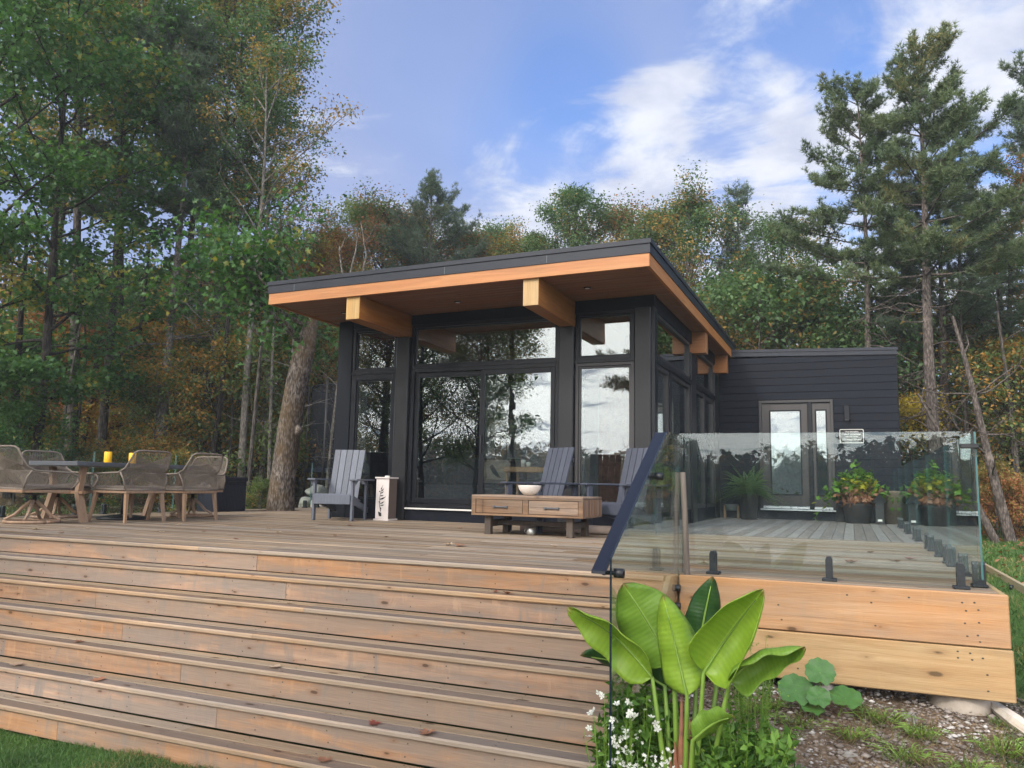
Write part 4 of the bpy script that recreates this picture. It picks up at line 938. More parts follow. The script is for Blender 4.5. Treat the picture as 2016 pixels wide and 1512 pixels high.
def adirondack():
    """flat-backed slatted lounge chair facing -y, origin on the deck"""
    t = thing('adirondack_chair', '', 'chair')
    pm = M['plastic']
    def P(nm, mb): o = part(nm, mb, M['plastic'], t, False, True); fixn(o.data); return o
    for s in (-1, 1):
        P('leg', MB().bbox(s * .355 - .02, s * .355 + .02, -.40, -.31, 0, .655, .004)); P('leg', MB().bbox(s * .345 - .02, s * .345 + .02, .30, .38, 0, .655, .004))
        P('armrest', MB().bbox(s * .39 - .075, s * .39 + .075, -.45, .46, .657, .685, .006))
        P('arm_bracket', MB().prism([(s * .377, .655), (s * .45, .655), (s * .377, .55)], -.37, -.345, 'y'))
        P('side_rail', MB().prism([(-.40, .30), (-.40, .415), (.55, .20), (.55, .11)], s * .315 - .014, s * .315 + .014, 'x'))
    P('apron', MB().bbox(-.333, .333, -.425, -.402, .27, .418, .004))
    for k in range(5):
        y0 = -.395 + k * .10; z0 = .418 - (k * .10) * .22
        P('seat_slat', MB().prism([(y0, z0), (y0 + .092, z0 - .02), (y0 + .092, z0 + .002), (y0, z0 + .022)], -.335, .335, 'x'))
    n = 5; wt, wb = .60, .56
    for k in range(n):
        def X(u, w): return -w / 2 + w * u
        g_ = .006; u0, u1 = k / n, (k + 1) / n
        yb, zb_, yt, zt = .08, .30, .36, 1.19
        q = [(X(u0, wb) + g_, yb, zb_), (X(u1, wb) - g_, yb, zb_), (X(u1, wt) - g_, yt, zt), (X(u0, wt) + g_, yt, zt)]
        dv = Vector((0, math.cos(.3), -math.sin(.3))) * .022
        P('back_slat', MB().add(q + [tuple(Vector(p) + dv) for p in q], [(0, 1, 2, 3), (7, 6, 5, 4), (0, 4, 5, 1), (1, 5, 6, 2), (2, 6, 7, 3), (3, 7, 4, 0)]))
    P('back_rail', MB().bbox(-.37, .37, .235, .262, .60, .655, .004)); P('back_rail', MB().bbox(-.28, .28, .355, .38, .98, 1.04, .004))
    return t
ad = adirondack(); ad.location = (-7.93, 11.22, 0); ad.rotation_euler = (0, 0, R(14)); ad.scale = (.93, .95, 1)
ad['label'] = 'grey slatted lounge chair left of the sliding door, facing the steps'; ad['group'] = 'grey slatted lounge chairs on the deck'
a2 = dup(ad, (-4.02, 10.52, 0), R(-28), 'grey slatted lounge chair behind the cream bowl and coffee table')
a3 = dup(ad, (-2.86, 10.62, 0), R(-28), 'grey slatted lounge chair closest to the dark handrail')
for a_ in (a2, a3):
    for c_ in a_.children:
        if not c_.data.name.endswith('_dk'):
            nm = c_.data.name; c_.data = c_.data.copy(); c_.data.materials[0] = M['plastic_dk']; c_.data.name = nm + '_dk'

l = thing('garden_lantern', 'tall whitewashed wooden lantern with a dark pine cutout', 'lantern', (-7.27, 11.62, 0))
x0, x1, y0, y1 = -7.42, -7.17, 11.50, 11.76
part('front_panel', MB().bbox(x0, x1, y0, y0 + .014, .03, .70, .003), M['lantern'], l)
part('side_panel', MB().bbox(x1 - .013, x1 + .001, y0 + .0145, y1, .03, .70, .003), M['lantern_side'], l); part('side_panel', MB().bbox(x0, x0 + .013, y0 + .0145, y1, .03, .70, .003), M['lantern_side'], l)
part('back_panel', MB().box(x0 + .014, x1 - .014, y1 - .012, y1, .03, .70), M['lantern_side'], l)
part('base', MB().bbox(x0 - .025, x1 + .02, y0 - .02, y1 + .02, 0, .028, .004), M['lantern'], l); part('top', MB().bbox(x0 - .02, x1 + .02, y0 - .02, y1 + .02, .702, .728, .004), M['lantern'], l)
part('shell_ornament', MB().bbox(-7.29, -7.21, 11.54, 11.60, .729, .752, .01), M['white'], l)
cu = MB(); cx = -7.335
def stroke(pts, w):
    for i in range(len(pts) - 1):
        (a, b), (c, d) = pts[i], pts[i + 1]; L_ = math.hypot(c - a, d - b) or 1; nx, nz_ = -(d - b) / L_, (c - a) / L_
        w0, w1 = w[i], w[i + 1]
        cu.prism([(a + nx * w0, b + nz_ * w0), (a - nx * w0, b - nz_ * w0), (c - nx * w1, d - nz_ * w1), (c + nx * w1, d + nz_ * w1)], y0 - .0035, y0 - .0012, 'y')
stroke([(cx + .02, .15), (cx + .0, .25), (cx - .005, .38), (cx + .015, .50), (cx + .05, .60)], [.008, .005, .004, .003, .001])
for (bx, bz, l_, a_) in ((.01, .52, .05, 60), (.02, .49, .07, 45), (.0, .45, .08, 30), (.0, .41, .07, 12), (-.0, .36, .11, 18), (.0, .345, .13, 28), (.0, .28, .10, 25), (.01, .25, .08, 10), (.0, .22, .05, -45), (.0, .48, .03, 150), (.0, .30, .03, 140)):
    ca, sa = math.cos(R(a_)), math.sin(R(a_)); stroke([(cx + bx, bz), (cx + bx + ca * l_ * .5, bz + sa * l_ * .35), (cx + bx + ca * l_, bz + sa * l_)], [.002, .011, .001])
cu.prism([(cx - .03, .15), (cx + .035, .13), (cx + .04, .07), (cx - .01, .075)], y0 - .0035, y0 - .0012, 'y')
part('pine_cutout', cu, M['cutout'], l)

# coffee table
t = thing('coffee_table', 'reclaimed wood coffee table with two drawers on dark trestle legs', 'table', (-3.75, 9.75, 0))
cx0, cx1, cy0, cy1 = -4.55, -3.03, 9.32, 10.12
part('body', MB().bbox(cx0 + .012, cx1 - .012, cy0 + .02, cy1 - .01, .275, .478, .003), M['table_wood'], t)
for k in range(6):
    a = cy0 + k * (cy1 - cy0) / 6; part('top_plank', MB().bbox(cx0, cx1, a + .0015, a + (cy1 - cy0) / 6 - .0015, .480, .506, .004), M['table_wood'], t)
part('face_frame', MB().bbox(cx0, cx1, cy0, cy0 + .02, .452, .479, .003).bbox(cx0, cx1, cy0, cy0 + .02, .245, .272, .003).bbox(cx0, cx0 + .06, cy0 + .001, cy0 + .019, .273, .451, .003).bbox(cx1 - .06, cx1, cy0 + .001, cy0 + .019, .273, .451, .003).bbox(-3.83, -3.755, cy0 + .001, cy0 + .019, .273, .451, .003), M['table_wood'], t)
for (a, b) in ((cx0 + .066, -3.836), (-3.749, cx1 - .066)):
    d = part('drawer', MB().bbox(a, b, cy0 + .006, cy0 + .03, .362, .446, .003).bbox(a, b, cy0 + .006, cy0 + .03, .278, .3605, .003), M['table_wood'], t)
    m_ = (a + b) / 2 + (.02 if a < -4 else -.02); part('drawer_pull', MB().bbox(m_ - .10, m_ + .10, cy0 - .016, cy0 + .004, .350, .368, .004).bbox(m_ - .10, m_ - .07, cy0 - .018, cy0 + .006, .345, .374, .003).bbox(m_ + .07, m_ + .10, cy0 - .018, cy0 + .006, .345, .374, .003), M['tabletop'], d)
k = 0; yy = cy0 + .004
while yy < cy1 - .03:
    wd = (.11, .05, .13, .09, .06, .12, .10, .07)[k % 8]; part('end_plank', MB().bbox(cx1 - .012, cx1 + .001 + .004 * (k % 2), yy + .001, min(yy + wd, cy1) - .001, .262, .470, .003), M['table_wood_y'], t); yy += wd; k += 1
part('bottom_plank', MB().bbox(cx0 + .001, cx1 - .001, cy0 + .021, cy1, .243, .274, .003), M['table_wood'], t)
for xx in (cx0 + .16, cx1 - .24):
    for yy in (cy0 + .07, cy1 - .15): part('leg', MB().bbox(xx, xx + .085, yy, yy + .085, 0, .242, .005), M['dark_leg'], t)
    part('foot_rail', MB().bbox(xx + .01, xx + .07, cy0 + .157, cy1 - .152, .10, .18, .004), M['dark_leg'], t)
part('stretcher', MB().bbox(cx0 + .235, cx1 - .235, 9.66, 9.74, .115, .175, .005), M['dark_leg'], t)
bw = thing('bowl', 'round cream ceramic bowl on the coffee table', 'bowl', (-3.86, 9.62, .507))
part('bowl_body', MB().lathe([(.05, 0), (.062, .003), (.10, .03), (.135, .075), (.152, .125), (.153, .132), (.146, .132), (.128, .08), (.095, .038), (.0, .02)], 36, (-3.86, 9.62, .507)), M['bowl'], bw, True)
tag(part('rolled_mat', MB().tube([(-4.25, 10.30, .06), (-2.98, 10.42, .06)], .058, 18), M['mat'], None, True), 'rolled beige mat lying under the coffee table', 'mat')
c_ = thing('small_lantern', 'small silvery cup lantern on the deck under the coffee table', 'candle cup', (-3.83, 9.62, 0)); part('cup', MB().lathe([(.055, 0), (.062, .02), (.062, .095), (.05, .10)], 20, (-3.83, 9.62, .0)), M['rust'], c_, True); part('cup_handle', MB().tube([(-3.89, 9.62, .08), (-3.93, 9.62, .05), (-3.89, 9.62, .02)], .005, 6), M['rust'], c_, True)

# string chair, trampoline and stones beyond the tree
t = thing('string_chair', 'black string egg chair between the leaning tree and the grey chair', 'chair', (-10.9, 15.3, 0))
S = MB(); ctr = Vector((-10.75, 15.5, .62)); ringp = []
for k in range(25):
    a = k / 24 * 2 * PI; ringp.append(ctr + Vector((math.cos(a) * .42 - math.sin(a) * .12 - .12, .1 * math.cos(a), math.sin(a) * .42 + .10 - .20 * math.cos(a))))
part('hoop', MB().tube(ringp, .012, 6), M['black'], t, True)
for k in range(24): S.tube([ringp[k], (ctr.x + .15, ctr.y + .28, ctr.z - .32)], .004, 4, False)
part('strings', S, M['black'], t, kind='stuff')
for dx, dy in ((-.32, -.2), (.30, -.2), (-.2, .4), (.3, .4)): part('leg', MB().tube([(ctr.x + dx * .3 + .1, ctr.y + .2, .34), (ctr.x + dx, ctr.y + dy, 0)], .011, 6), M['black'], t, True)
t = thing('trampoline', 'round trampoline with dark safety net behind the leaning tree', 'trampoline', (-13.6, 20.5, -.45))
tc_ = (-13.9, 21.0); tr_ = 1.9; gz_ = float(gz(*tc_))
ring_ = lambda r_, z: [(tc_[0] + r_ * math.cos(a * PI / 24), tc_[1] + r_ * math.sin(a * PI / 24), z) for a in range(49)]
mb = MB(); mb.lathe([(tr_ - .28, .98), (tr_ - .26, 1.02), (tr_, 1.02), (tr_ + .02, .90)], 40, (tc_[0], tc_[1], 0)); part('pad', mb, M['padblue'], t)
net = MB(); A_ = ring_(tr_ - .1, 1.0)[:-1]; B_ = ring_(tr_ - .1, 3.5)[:-1]; net.add(A_ + B_, [(i, (i + 1) % 48, 48 + (i + 1) % 48, 48 + i) for i in range(48)])
part('safety_net', net, M['netmesh'], t); part('net_band', MB().tube(ring_(tr_ - .1, 3.5), .02, 5, False), M['net'], t)
for k in range(6):
    u = k * PI / 3 + .4; x_, y_ = tc_[0] + (tr_ + .05) * math.cos(u), tc_[1] + (tr_ + .05) * math.sin(u); part('pole', MB().tube([(x_, y_, gz_), (x_, y_, 3.6)], .03, 8), M['frame_lt'], t, True)
def rock_mesh(name, seed, mat, sub=3, amp=.28, flat=.7):
    bm = bmesh.new(); bmesh.ops.create_icosphere(bm, subdivisions=sub, radius=1); r_ = random.Random(seed)
    pl = [(Vector((r_.gauss(0, 1), r_.gauss(0, 1), r_.gauss(0, .8))).normalized(), r_.uniform(.55, .85)) for _ in range(9)]
    from mathutils import noise
    for v in bm.verts:
        p = v.co.copy(); d = 1 + amp * .5 * noise.noise(p * 1.7 + Vector((seed, 0, 0)))
        for n_, h in pl:
            k_ = p.normalized().dot(n_)
            if k_ * d > h: d = min(d, h / k_)
        v.co = p * d + Vector((0, 0, 0)); v.co.z *= flat
    me = bpy.data.meshes.new(name); bm.to_mesh(me); bm.free(); me.materials.append(mat); return me
rocks = [rock_mesh('rock', k, M['stone']) for k in range(5)]
def rock(x, y, z, s, label, k=0, rz=0., cat='rock', group=None, nm='rock', sc=(1, 1, 1)):
    o = link(nm, rocks[k % 5]); o.location = (x, y, z); o.scale = (s * sc[0], s * sc[1], s * sc[2]); o.rotation_euler = (0, 0, rz); return tag(o, label, cat, group)
rock(-12.6, 16.75, .36, .30, 'rounded pale boulder on top of the pile beside the leaning tree', 0, .3, sc=(1, 1, .9))
rock(-12.25, 16.6, .02, .36, 'lower pale boulder next to the leaning tree and string chair', 1, 1.2)
rock(-13.0, 16.9, .0, .34, 'shaded boulder half hidden behind the leaning tree trunk', 2, 2.)
rock(-.36, 6.12, -.74, .13, 'jagged split stone wedged under the pine plank', 3, .4, sc=(1, .8, 1.3))
rock(-.22, 6.1, -.72, .12, 'reddish broken stone next to the concrete pier', 4, 1.4, sc=(.9, .8, 1.4))
rock(.30, 5.86, -.80, .07, 'small angular grey stone touching the concrete pier', 0, .9)
rock(-.62, 6.15, -.76, .08, 'grey stone under the plank behind the round leaves', 2, 2.9)
rock(-.06, 5.35, -.93, .055, 'white flat stone lying alone on the gravel below the pier', 1, .2)
o = thing('driftwood', 'bleached splintered driftwood beside the concrete pier', 'driftwood', (.95, 5.8, -.78))
part('split_log', MB().tube([(.80, 6.2, -.72), (.90, 5.95, -.76), (1.02, 5.75, -.82), (1.12, 5.5, -.86)], [.035, .05, .045, .02], 7), M['driftwood'], o)
# timber edging of the right-hand lawn with two bolts
o = thing('timber_edging', 'long treated timber board with two round bolts edging the right lawn', 'timber board', (1.75, 11, -.5))
part('board', MB().bbox(1.72, 1.765, 8.6, 19.0, -.80, -.36, .006), M['lumber'], o)
for yy, zz in ((10.95, -.44), (11.0, -.62)): part('bolt', MB().tube([(1.70, yy, zz), (1.66, yy, zz)], .035, 14), M['black'], o, True)

# ------------------------------------------------------------------ pots by the wing door
def leafquad(c, u, v, l, w, fold=.2):
    """pointed leaf as two triangles pairs folded on the midrib; c base, u direction, v across"""
    n = u.cross(v)
    return [c, c + u * l * .45 + v * w * .5 + n * fold * w, c + u * l, c + u * l * .45 - v * w * .5 + n * fold * w]
class Leaves:
    """fast collector of many small leaves (numpy)"""
    def __init__(s): s.V = []; s.F = []; s.n = 0
    def add(s, Vn, Fn):                      # Vn (N,k,3); Fn list of faces over k
        N, k = Vn.shape[:2]; base = np.arange(N)[:, None] * k + s.n; s.V.append(Vn.reshape(-1, 3)); s.n += N * k
        for f in Fn: s.F.append((base + np.array(f)[None, :]))
    def mesh(s, name, mat):
        V = np.concatenate(s.V).astype(np.float32); me = bpy.data.meshes.new(name)
        tri = [f for f in s.F if f.shape[1] == 3]; quad = [f for f in s.F if f.shape[1] == 4]
        loops = []; tot = []; 
        for fl in (tri, quad):
            if fl:
                a = np.concatenate(fl); loops.append(a.ravel()); tot.append(np.full(len(a), a.shape[1]))
        loops = np.concatenate(loops); tot = np.concatenate(tot); st = np.concatenate([[0], np.cumsum(tot)[:-1]])
        me.vertices.add(len(V)); me.vertices.foreach_set('co', V.ravel()); me.loops.add(len(loops)); me.loops.foreach_set('vertex_index', loops.astype(np.int32))
        me.polygons.add(len(tot)); me.polygons.foreach_set('loop_start', st.astype(np.int32)); me.polygons.foreach_set('loop_total', tot.astype(np.int32))
        me.update(calc_edges=True); me.validate(); me.materials.append(mat); return me
def unit(a): return a / (np.linalg.norm(a, axis=-1, keepdims=True) + 1e-9)
def frames(N, g, up=1.0, spread=.8, dirs=None):
    """random leaf frames: u (along), v (across), n mostly up"""
    n = unit(g.normal(0, spread, (N, 3)) + np.array([0, 0, up])); u = g.normal(0, 1, (N, 3)) if dirs is None else dirs + g.normal(0, .5, (N, 3))
    u = unit(u - n * (u * n).sum(-1, keepdims=True)); v = np.cross(n, u); return u, v, n
def leafset(L, c, l, w, g, up=1., spread=.8, dirs=None, lobed=False, droop=0.):
    N = len(c); u, v, n = frames(N, g, up, spread, dirs)
    if droop: u = unit(u + np.array([0, 0, -droop])); v = unit(np.cross(n, u)); n = np.cross(u, v)
    l = l * g.uniform(.65, 1.3, (N, 1)); w = w * g.uniform(.7, 1.2, (N, 1)) * (l / l.mean()) ** .5
    if not lobed:
        V = np.stack([c, c + u * l * .42 + v * w * .5 + n * w * .16, c + u * l - n * l * .12, c + u * l * .42 - v * w * .5 + n * w * .16], 1); L.add(V, [(0, 1, 2, 3)] if False else [(0, 1, 2), (0, 2, 3)])
    else:
        pts = [(0, 0), (.18, .38), (.34, .22), (.52, .62), (.62, .2), (1, 0), (.62, -.2), (.52, -.62), (.34, -.22), (.18, -.38)]
        V = np.stack([c + u * l * a + v * w * b + n * (abs(b) * w * .25 - a * a * l * .12) for a, b in pts], 1)
        L.add(V, [(0, 1, 2), (0, 2, 3), (0, 3, 4), (0, 4, 5), (0, 5, 6), (0, 6, 7), (0, 7, 8), (0, 8, 9)])
f_ = thing('potted_fern', 'big bushy green fern in a pot left of the entry door', 'plant', (-2.02, 17.6, 0))
part('pot', MB().lathe([(.16, 0), (.21, .50), (.22, .53)], 20, (-2.02, 17.6, 0)), M['basket'], f_, True)
g_ = np.random.default_rng(3); L = Leaves()
for k in range(150):
    a = g_.uniform(0, 2 * PI); el = g_.uniform(.1, 1.35); Lg = g_.uniform(.5, .88); n_ = 15; t_ = np.linspace(.1, 1, n_)[:, None]
    d = np.array([math.cos(a) * math.cos(el), math.sin(a) * math.cos(el), math.sin(el)]); P = np.array([-2.02, 17.6, .55]) + d * t_ * Lg + np.array([math.cos(a), math.sin(a), 0]) * t_ ** 2 * .08 + np.array([0, 0, -1]) * t_ ** 2 * (.36 if el < .9 else .2)
    side = np.array([-math.sin(a), math.cos(a), 0.])
    for s in (-1, 1):
        w_ = (.055 * np.sin(PI * np.clip(t_, .05, .97)) + .012)
        V = np.stack([P, P + side * s * w_ * .5 + d * .012, P + side * s * w_ + np.array([0, 0, -.012]) + d * .02, P + side * s * w_ * .5 - d * .012], 1); L.add(V, [(0, 1, 2), (0, 2, 3)])
part_ = link('fronds', L.mesh('fronds', M['fern']), f_); part_.location = (2.02, -17.6, 0)
p_ = thing('plant_stand', 'small grey pot on wooden stand beside the fern', 'plant stand', (-2.42, 17.9, 0))
part('pot', MB().lathe([(.12, .17), (.15, .30), (.15, .31)], 18, (-2.42, 17.9, 0)), M['potgrey'], p_, True)
for dx, dy in ((-.14, -.08), (.14, -.08), (-.14, .1), (.14, .1)): part('leg', MB().box(-2.42 + dx - .012, -2.42 + dx + .012, 17.9 + dy - .012, 17.9 + dy + .012, 0, .28), M['oak'], p_)
p_ = thing('potted_geranium', 'wide bright green potted plant with yellowing lower leaves right of the door', 'plant', (.10, 17.5, 0))
part('pot', MB().lathe([(.22, 0), (.28, .36), (.29, .40)], 20, (.10, 17.5, 0)), M['basket'], p_, True)
L = Leaves(); c = np.stack([g_.normal(.10, .26, 750), g_.normal(17.5, .16, 750), g_.normal(.80, .12, 750)], 1); c[:, 2] -= ((c[:, 0] - .1) ** 2) * .9
leafset(L, c, .11, .12, g_, 1, .6, lobed=True); o = link('leaves', L.mesh('geranium_leaves', M['geranium']), p_); o.location = (-.10, -17.5, 0)
L = Leaves(); c = np.stack([g_.normal(.12, .18, 240), g_.normal(17.4, .14, 240), g_.normal(.55, .09, 240)], 1); leafset(L, c, .11, .10, g_, .3, .9, lobed=True, droop=.8)
o = link('withered_leaves', L.mesh('withered_leaves', M['deadleaf']), p_); o.location = (-.10, -17.5, 0)
st = MB()
for k in range(14): st.tube([(.1 + g_.normal(0, .06), 17.5, .38), (.1 + g_.normal(0, .18), 17.5 + g_.normal(0, .1), .75)], .007, 5, False)
part('stems', st, M['sheath'], p_)
p_ = thing('brown_bin', 'brown woven bin against the black wing', 'bin', (.72, 17.7, 0)); part('bin_body', MB().lathe([(.15, 0), (.19, .62), (.20, .66)], 18, (.70, 17.75, 0)), M['wicker'], p_, True)
p_ = thing('solar_lantern', 'black house-shaped lantern with a pitched roof near the brown bin', 'lantern', (.50, 17.3, 0))
part('lantern_body', MB().bbox(.42, .58, 17.22, 17.38, .02, .42, .006), M['black'], p_); part('lantern_roof', MB().prism([(.36, .42), (.64, .42), (.50, .60)], 17.18, 17.42, 'y'), M['frame'], p_); part('lantern_window', MB().box(.46, .54, 17.215, 17.219, .06, .10), M['white'], p_)
p_ = thing('narrow_planter', 'dark maroon planter box in front of the black siding', 'planter', (-.12, 17.9, 0)); part('planter_box', MB().bbox(-.30, .42, 17.85, 18.15, 0, .36, .01), M['basket'], p_)
p_ = thing('yellow_plant', 'small lime green plant in the gap behind the grey lounge chair', 'plant', (-10.15, 14.9, 0)); part('pot', MB().lathe([(.14, 0), (.17, .42)], 16, (-10.15, 14.9, 0)), M['basket'], p_, True)
L = Leaves(); c = np.stack([g_.normal(-10.15, .12, 260), g_.normal(14.9, .1, 260), g_.normal(.64, .09, 260)], 1); leafset(L, c, .05, .04, g_, 1, .8); o = link('leaves', L.mesh('lime_leaves', M['lime']), p_); o.location = (10.15, -14.9, 0)

# ------------------------------------------------------------------ trees
class Limbs:
    def __init__(s): s.mb = MB()
    def add(s, pts, r0, r1, n=6):
        m = len(pts); s.mb.tube(pts, [r0 + (r1 - r0) * (i / (m - 1)) ** .8 for i in range(m)], n, False)
def curve(p, d, L, n, bend, g, wob=.06):
    """polyline from p heading d (unit), length L, bent by vector bend per metre"""
    pts = [np.array(p, float)]; d = np.array(d, float)
    for i in range(n):
        d = unit(d + np.array(bend) * L / n + g.normal(0, wob, 3)); pts.append(pts[-1] + d * L / n)
    return pts
def broadleaf(seed, H, CR, z0, lean=(0, 0), r=.16, nl=20, subs=6, per=42, leaf=.11, prof='round', crook=.05, clus=.42, lobed=False, dead=0, up=.35):
    """returns (trunk mesh, leaf collector)"""
    g = np.random.default_rng(seed); T = Limbs(); L = Leaves(); tr = []
    n = 12; ph = g.uniform(0, 6, 2)
    for i in range(n + 1):
        t = i / n; tr.append(np.array([lean[0] * t + crook * H * .2 * math.sin(ph[0] + t * 5) * t, lean[1] * t + crook * H * .2 * math.sin(ph[1] + t * 4) * t, H * .93 * t - .3 * (1 - t)]))
    T.mb.tube(tr, [r * (1.35 if i == 0 else 1) * (1 - (i / n) * .82) for i in range(n + 1)], 9, False)
    at = lambda z: tr[min(n, max(0, int(z / (H * .93) * n)))]
    C_ = []
    for k in range(nl):
        t = (k + g.uniform(0, .8)) / nl; z = z0 + (H * .95 - z0) * t; p = at(z) + np.array([0, 0, (z - at(z)[2])])
        p = np.array([p[0], p[1], z]) if z < H * .93 else tr[-1]
        a = k * 2.399 + g.uniform(-.5, .5)
        w = {'round': math.sin(PI * min(1, .22 + t * .80)) ** .7, 'cone': 1.05 - t * .85, 'top': .45 + .6 * math.sin(PI * t * .9)}[prof]
        Ln = CR * w * g.uniform(.75, 1.2); el = up + t * .7 + g.uniform(-.15, .2)
        d = np.array([math.cos(a) * math.cos(el), math.sin(a) * math.cos(el), math.sin(el)])
        lb = curve(p, d, Ln, 7, (0, 0, .10), g, .12); rr = r * (.36 - .16 * t); T.add(lb, rr, rr * .25, 6)
        for q in range(subs):
            u = .30 + .70 * (q + g.uniform(0, 1)) / subs; i = min(6, int(u * 7)); b = lb[i] + (lb[i + 1] - lb[i]) * (u * 7 - i)
            dd = unit(lb[i + 1] - lb[i]); sd = unit(np.cross(dd, [0, 0, 1]) * g.choice([-1, 1]) + dd * .7 + g.normal(0, .35, 3)); sl = Ln * .38 * g.uniform(.6, 1.2) * (1.15 - .4 * u)
            sb = curve(b, sd, sl, 4, (0, 0, .15), g, .16); T.add(sb, rr * .35, rr * .1, 4)
            for j in (2, 3, 4): C_.append((sb[j], clus * g.uniform(.7, 1.25)))
        C_.append((lb[-1], clus))
    for c, s in C_:
        if g.uniform() < dead: continue
        m = max(3, int(per * g.uniform(.6, 1.3))); P = c + np.clip(g.normal(0, 1, (m, 3)), -1.7, 1.7) * np.array([s, s, s * .6]) * .72
        leafset(L, P, leaf, leaf * (.62 if not lobed else 1.05), g, .9, .75, P - c, lobed, .25)
    return T, L
def pine(seed, H, CR, z0, lean=(0, 0), r=.2, whorls=20, per=5, tuft=.20, dens=1.0, prof='plume', deadz=None, needles=6, asym=(0, 0)):
    g = np.random.default_rng(seed); T = Limbs(); L = Leaves(); n = 14; tr = []
    for i in range(n + 1):
        t = i / n; tr.append(np.array([lean[0] * t + .05 * math.sin(t * 7 + seed), lean[1] * t, H * t - .3 * (1 - t)]))
    T.mb.tube(tr, [r * (1.3 if i == 0 else 1) * (1 - (i / n) * .9) for i in range(n + 1)], 10, False)
    P = []; D = []
    for k in range(whorls):
        t = k / (whorls - 1); z = z0 + (H * .985 - z0) * t
        i = min(n - 1, int(z / H * n)); base = tr[i] + (tr[i + 1] - tr[i]) * (z / H * n - i)
        for q in range(per):
            a = q * 2 * PI / per + k * 1.1 + g.uniform(-.4, .4)
            w = {'plume': (math.sin(PI * min(1, .30 + .74 * t)) ** .8), 'cone': 1.0 - .88 * t, 'flat': (.95 - .6 * t)}[prof]
            Ln = CR * w * g.uniform(.6, 1.2) * (1 + asym[0] * math.cos(a) + asym[1] * math.sin(a))
            el = -.05 + .75 * t ** 1.3 + g.uniform(-.12, .16)
            d = np.array([math.cos(a) * math.cos(el), math.sin(a) * math.cos(el), math.sin(el)])
            lb = curve(base, d, Ln, 7, (0, 0, .16), g, .06); T.add(lb, r * (.22 - .1 * t), .008, 5)
            ns = int(5 + Ln * 4)
            for s_ in range(ns):
                u = .28 + .72 * (s_ + g.uniform(0, 1)) / ns; j = min(6, int(u * 7)); b = lb[j] + (lb[j + 1] - lb[j]) * (u * 7 - j); dd = unit(lb[j + 1] - lb[j])
                sd = unit(np.cross(dd, [0, 0, 1]) * g.choice([-1, 1]) * .9 + dd * .9 + np.array([0, 0, .25]) + g.normal(0, .2, 3)); sl = (.40 + .24 * Ln * (1.1 - u)) * g.uniform(.7, 1.2)
                m = max(4, int(sl / .075 * dens)); tt = np.linspace(.15, 1, m)[:, None]; pts = b + sd * sl * tt + g.normal(0, .055, (m, 3)) + np.array([0, 0, .06]) * tt ** 2 * sl
                P.append(pts); D.append(np.repeat(sd[None], m, 0))
                T.add([b, b + sd * sl * .55], .008, .004, 3)
    if deadz:
        for k in range(34):
            z = deadz[0] + (deadz[1] - deadz[0]) * g.uniform(); i = min(n - 1, int(z / H * n)); base = tr[i] + (tr[i + 1] - tr[i]) * (z / H * n - i); a = g.uniform(0, 2 * PI)
            d = np.array([math.cos(a), math.sin(a), g.uniform(-.25, .1)]); lb = curve(base, unit(d), g.uniform(.5, 2.4), 6, (0, 0, -.12), g, .16); T.add(lb, .022, .006, 4)
            for q in range(3): j = g.integers(2, 6); T.add(curve(lb[j], unit(d + g.normal(0, .7, 3)), g.uniform(.2, .7), 3, (0, 0, -.1), g, .2), .009, .003, 3)
    P = np.concatenate(P); D = np.concatenate(D)
    for q in range(needles):
        N = len(P); dr_ = unit(D * .7 + g.normal(0, .75, (N, 3)) + np.array([0, 0, .35])); sd = unit(np.cross(dr_, g.normal(0, 1, (N, 3)))) * .010
        ln = tuft * g.uniform(.6, 1.15, (N, 1)); V = np.stack([P - sd, P + sd, P + dr_ * ln], 1); L.add(V, [(0, 1, 2)])
    return T, L
def mk(T, L, nm):
    tm = T.mb.mesh(nm + '_trunk', M['bark'], True); cm = L.mesh(nm + '_crown', M['green']); return tm, cm
KINDS = {}
KINDS['mapleA'] = mk(*broadleaf(11, 14.5, 2.9, 2.4, r=.15, nl=28, subs=7, per=22, leaf=.135, lobed=True, clus=.36, up=.15, prof='top', dead=.15), 'maple')
KINDS['oakA'] = mk(*broadleaf(12, 13, 3.0, 4.6, r=.17, nl=24, subs=7, per=46, leaf=.105, prof='round', clus=.38, dead=.12), 'oak')
KINDS['oakB'] = mk(*broadleaf(13, 17.5, 2.7, 8.6, r=.17, nl=24, subs=7, per=40, leaf=.115, prof='top', clus=.38, lean=(.8, .2), dead=.12), 'oak')
KINDS['oakC'] = mk(*broadleaf(14, 11, 3.5, 2.5, r=.15, nl=26, subs=7, per=46, leaf=.105, prof='round', clus=.42, crook=.1, dead=.1), 'oak')
KINDS['sparse'] = mk(*broadleaf(15, 16.5, 3.0, 7.0, r=.14, nl=20, subs=6, per=24, leaf=.115, prof='top', clus=.32, dead=.25, crook=.1), 'sparse_oak')
KINDS['under'] = mk(*broadleaf(16, 4.6, 2.1, .4, r=.05, nl=22, subs=6, per=26, leaf=.10, prof='round', clus=.30, dead=.15), 'understory')
KINDS['underB'] = mk(*broadleaf(17, 2.6, 1.7, .15, r=.035, nl=16, subs=6, per=24, leaf=.10, prof='round', clus=.27), 'shrub')
KINDS['pineA'] = mk(*pine(21, 13.2, 2.6, 7.2, r=.20, whorls=13, per=4, prof='flat', deadz=(2.2, 7), dens=2.5, needles=13, tuft=.16, asym=(.3, 0)), 'pine')
KINDS['pineB'] = mk(*pine(22, 13.2, 2.3, 7.6, r=.15, whorls=11, per=4, prof='flat', deadz=(3, 7), dens=2.4, needles=13, tuft=.16, asym=(-.3, 0)), 'pine')
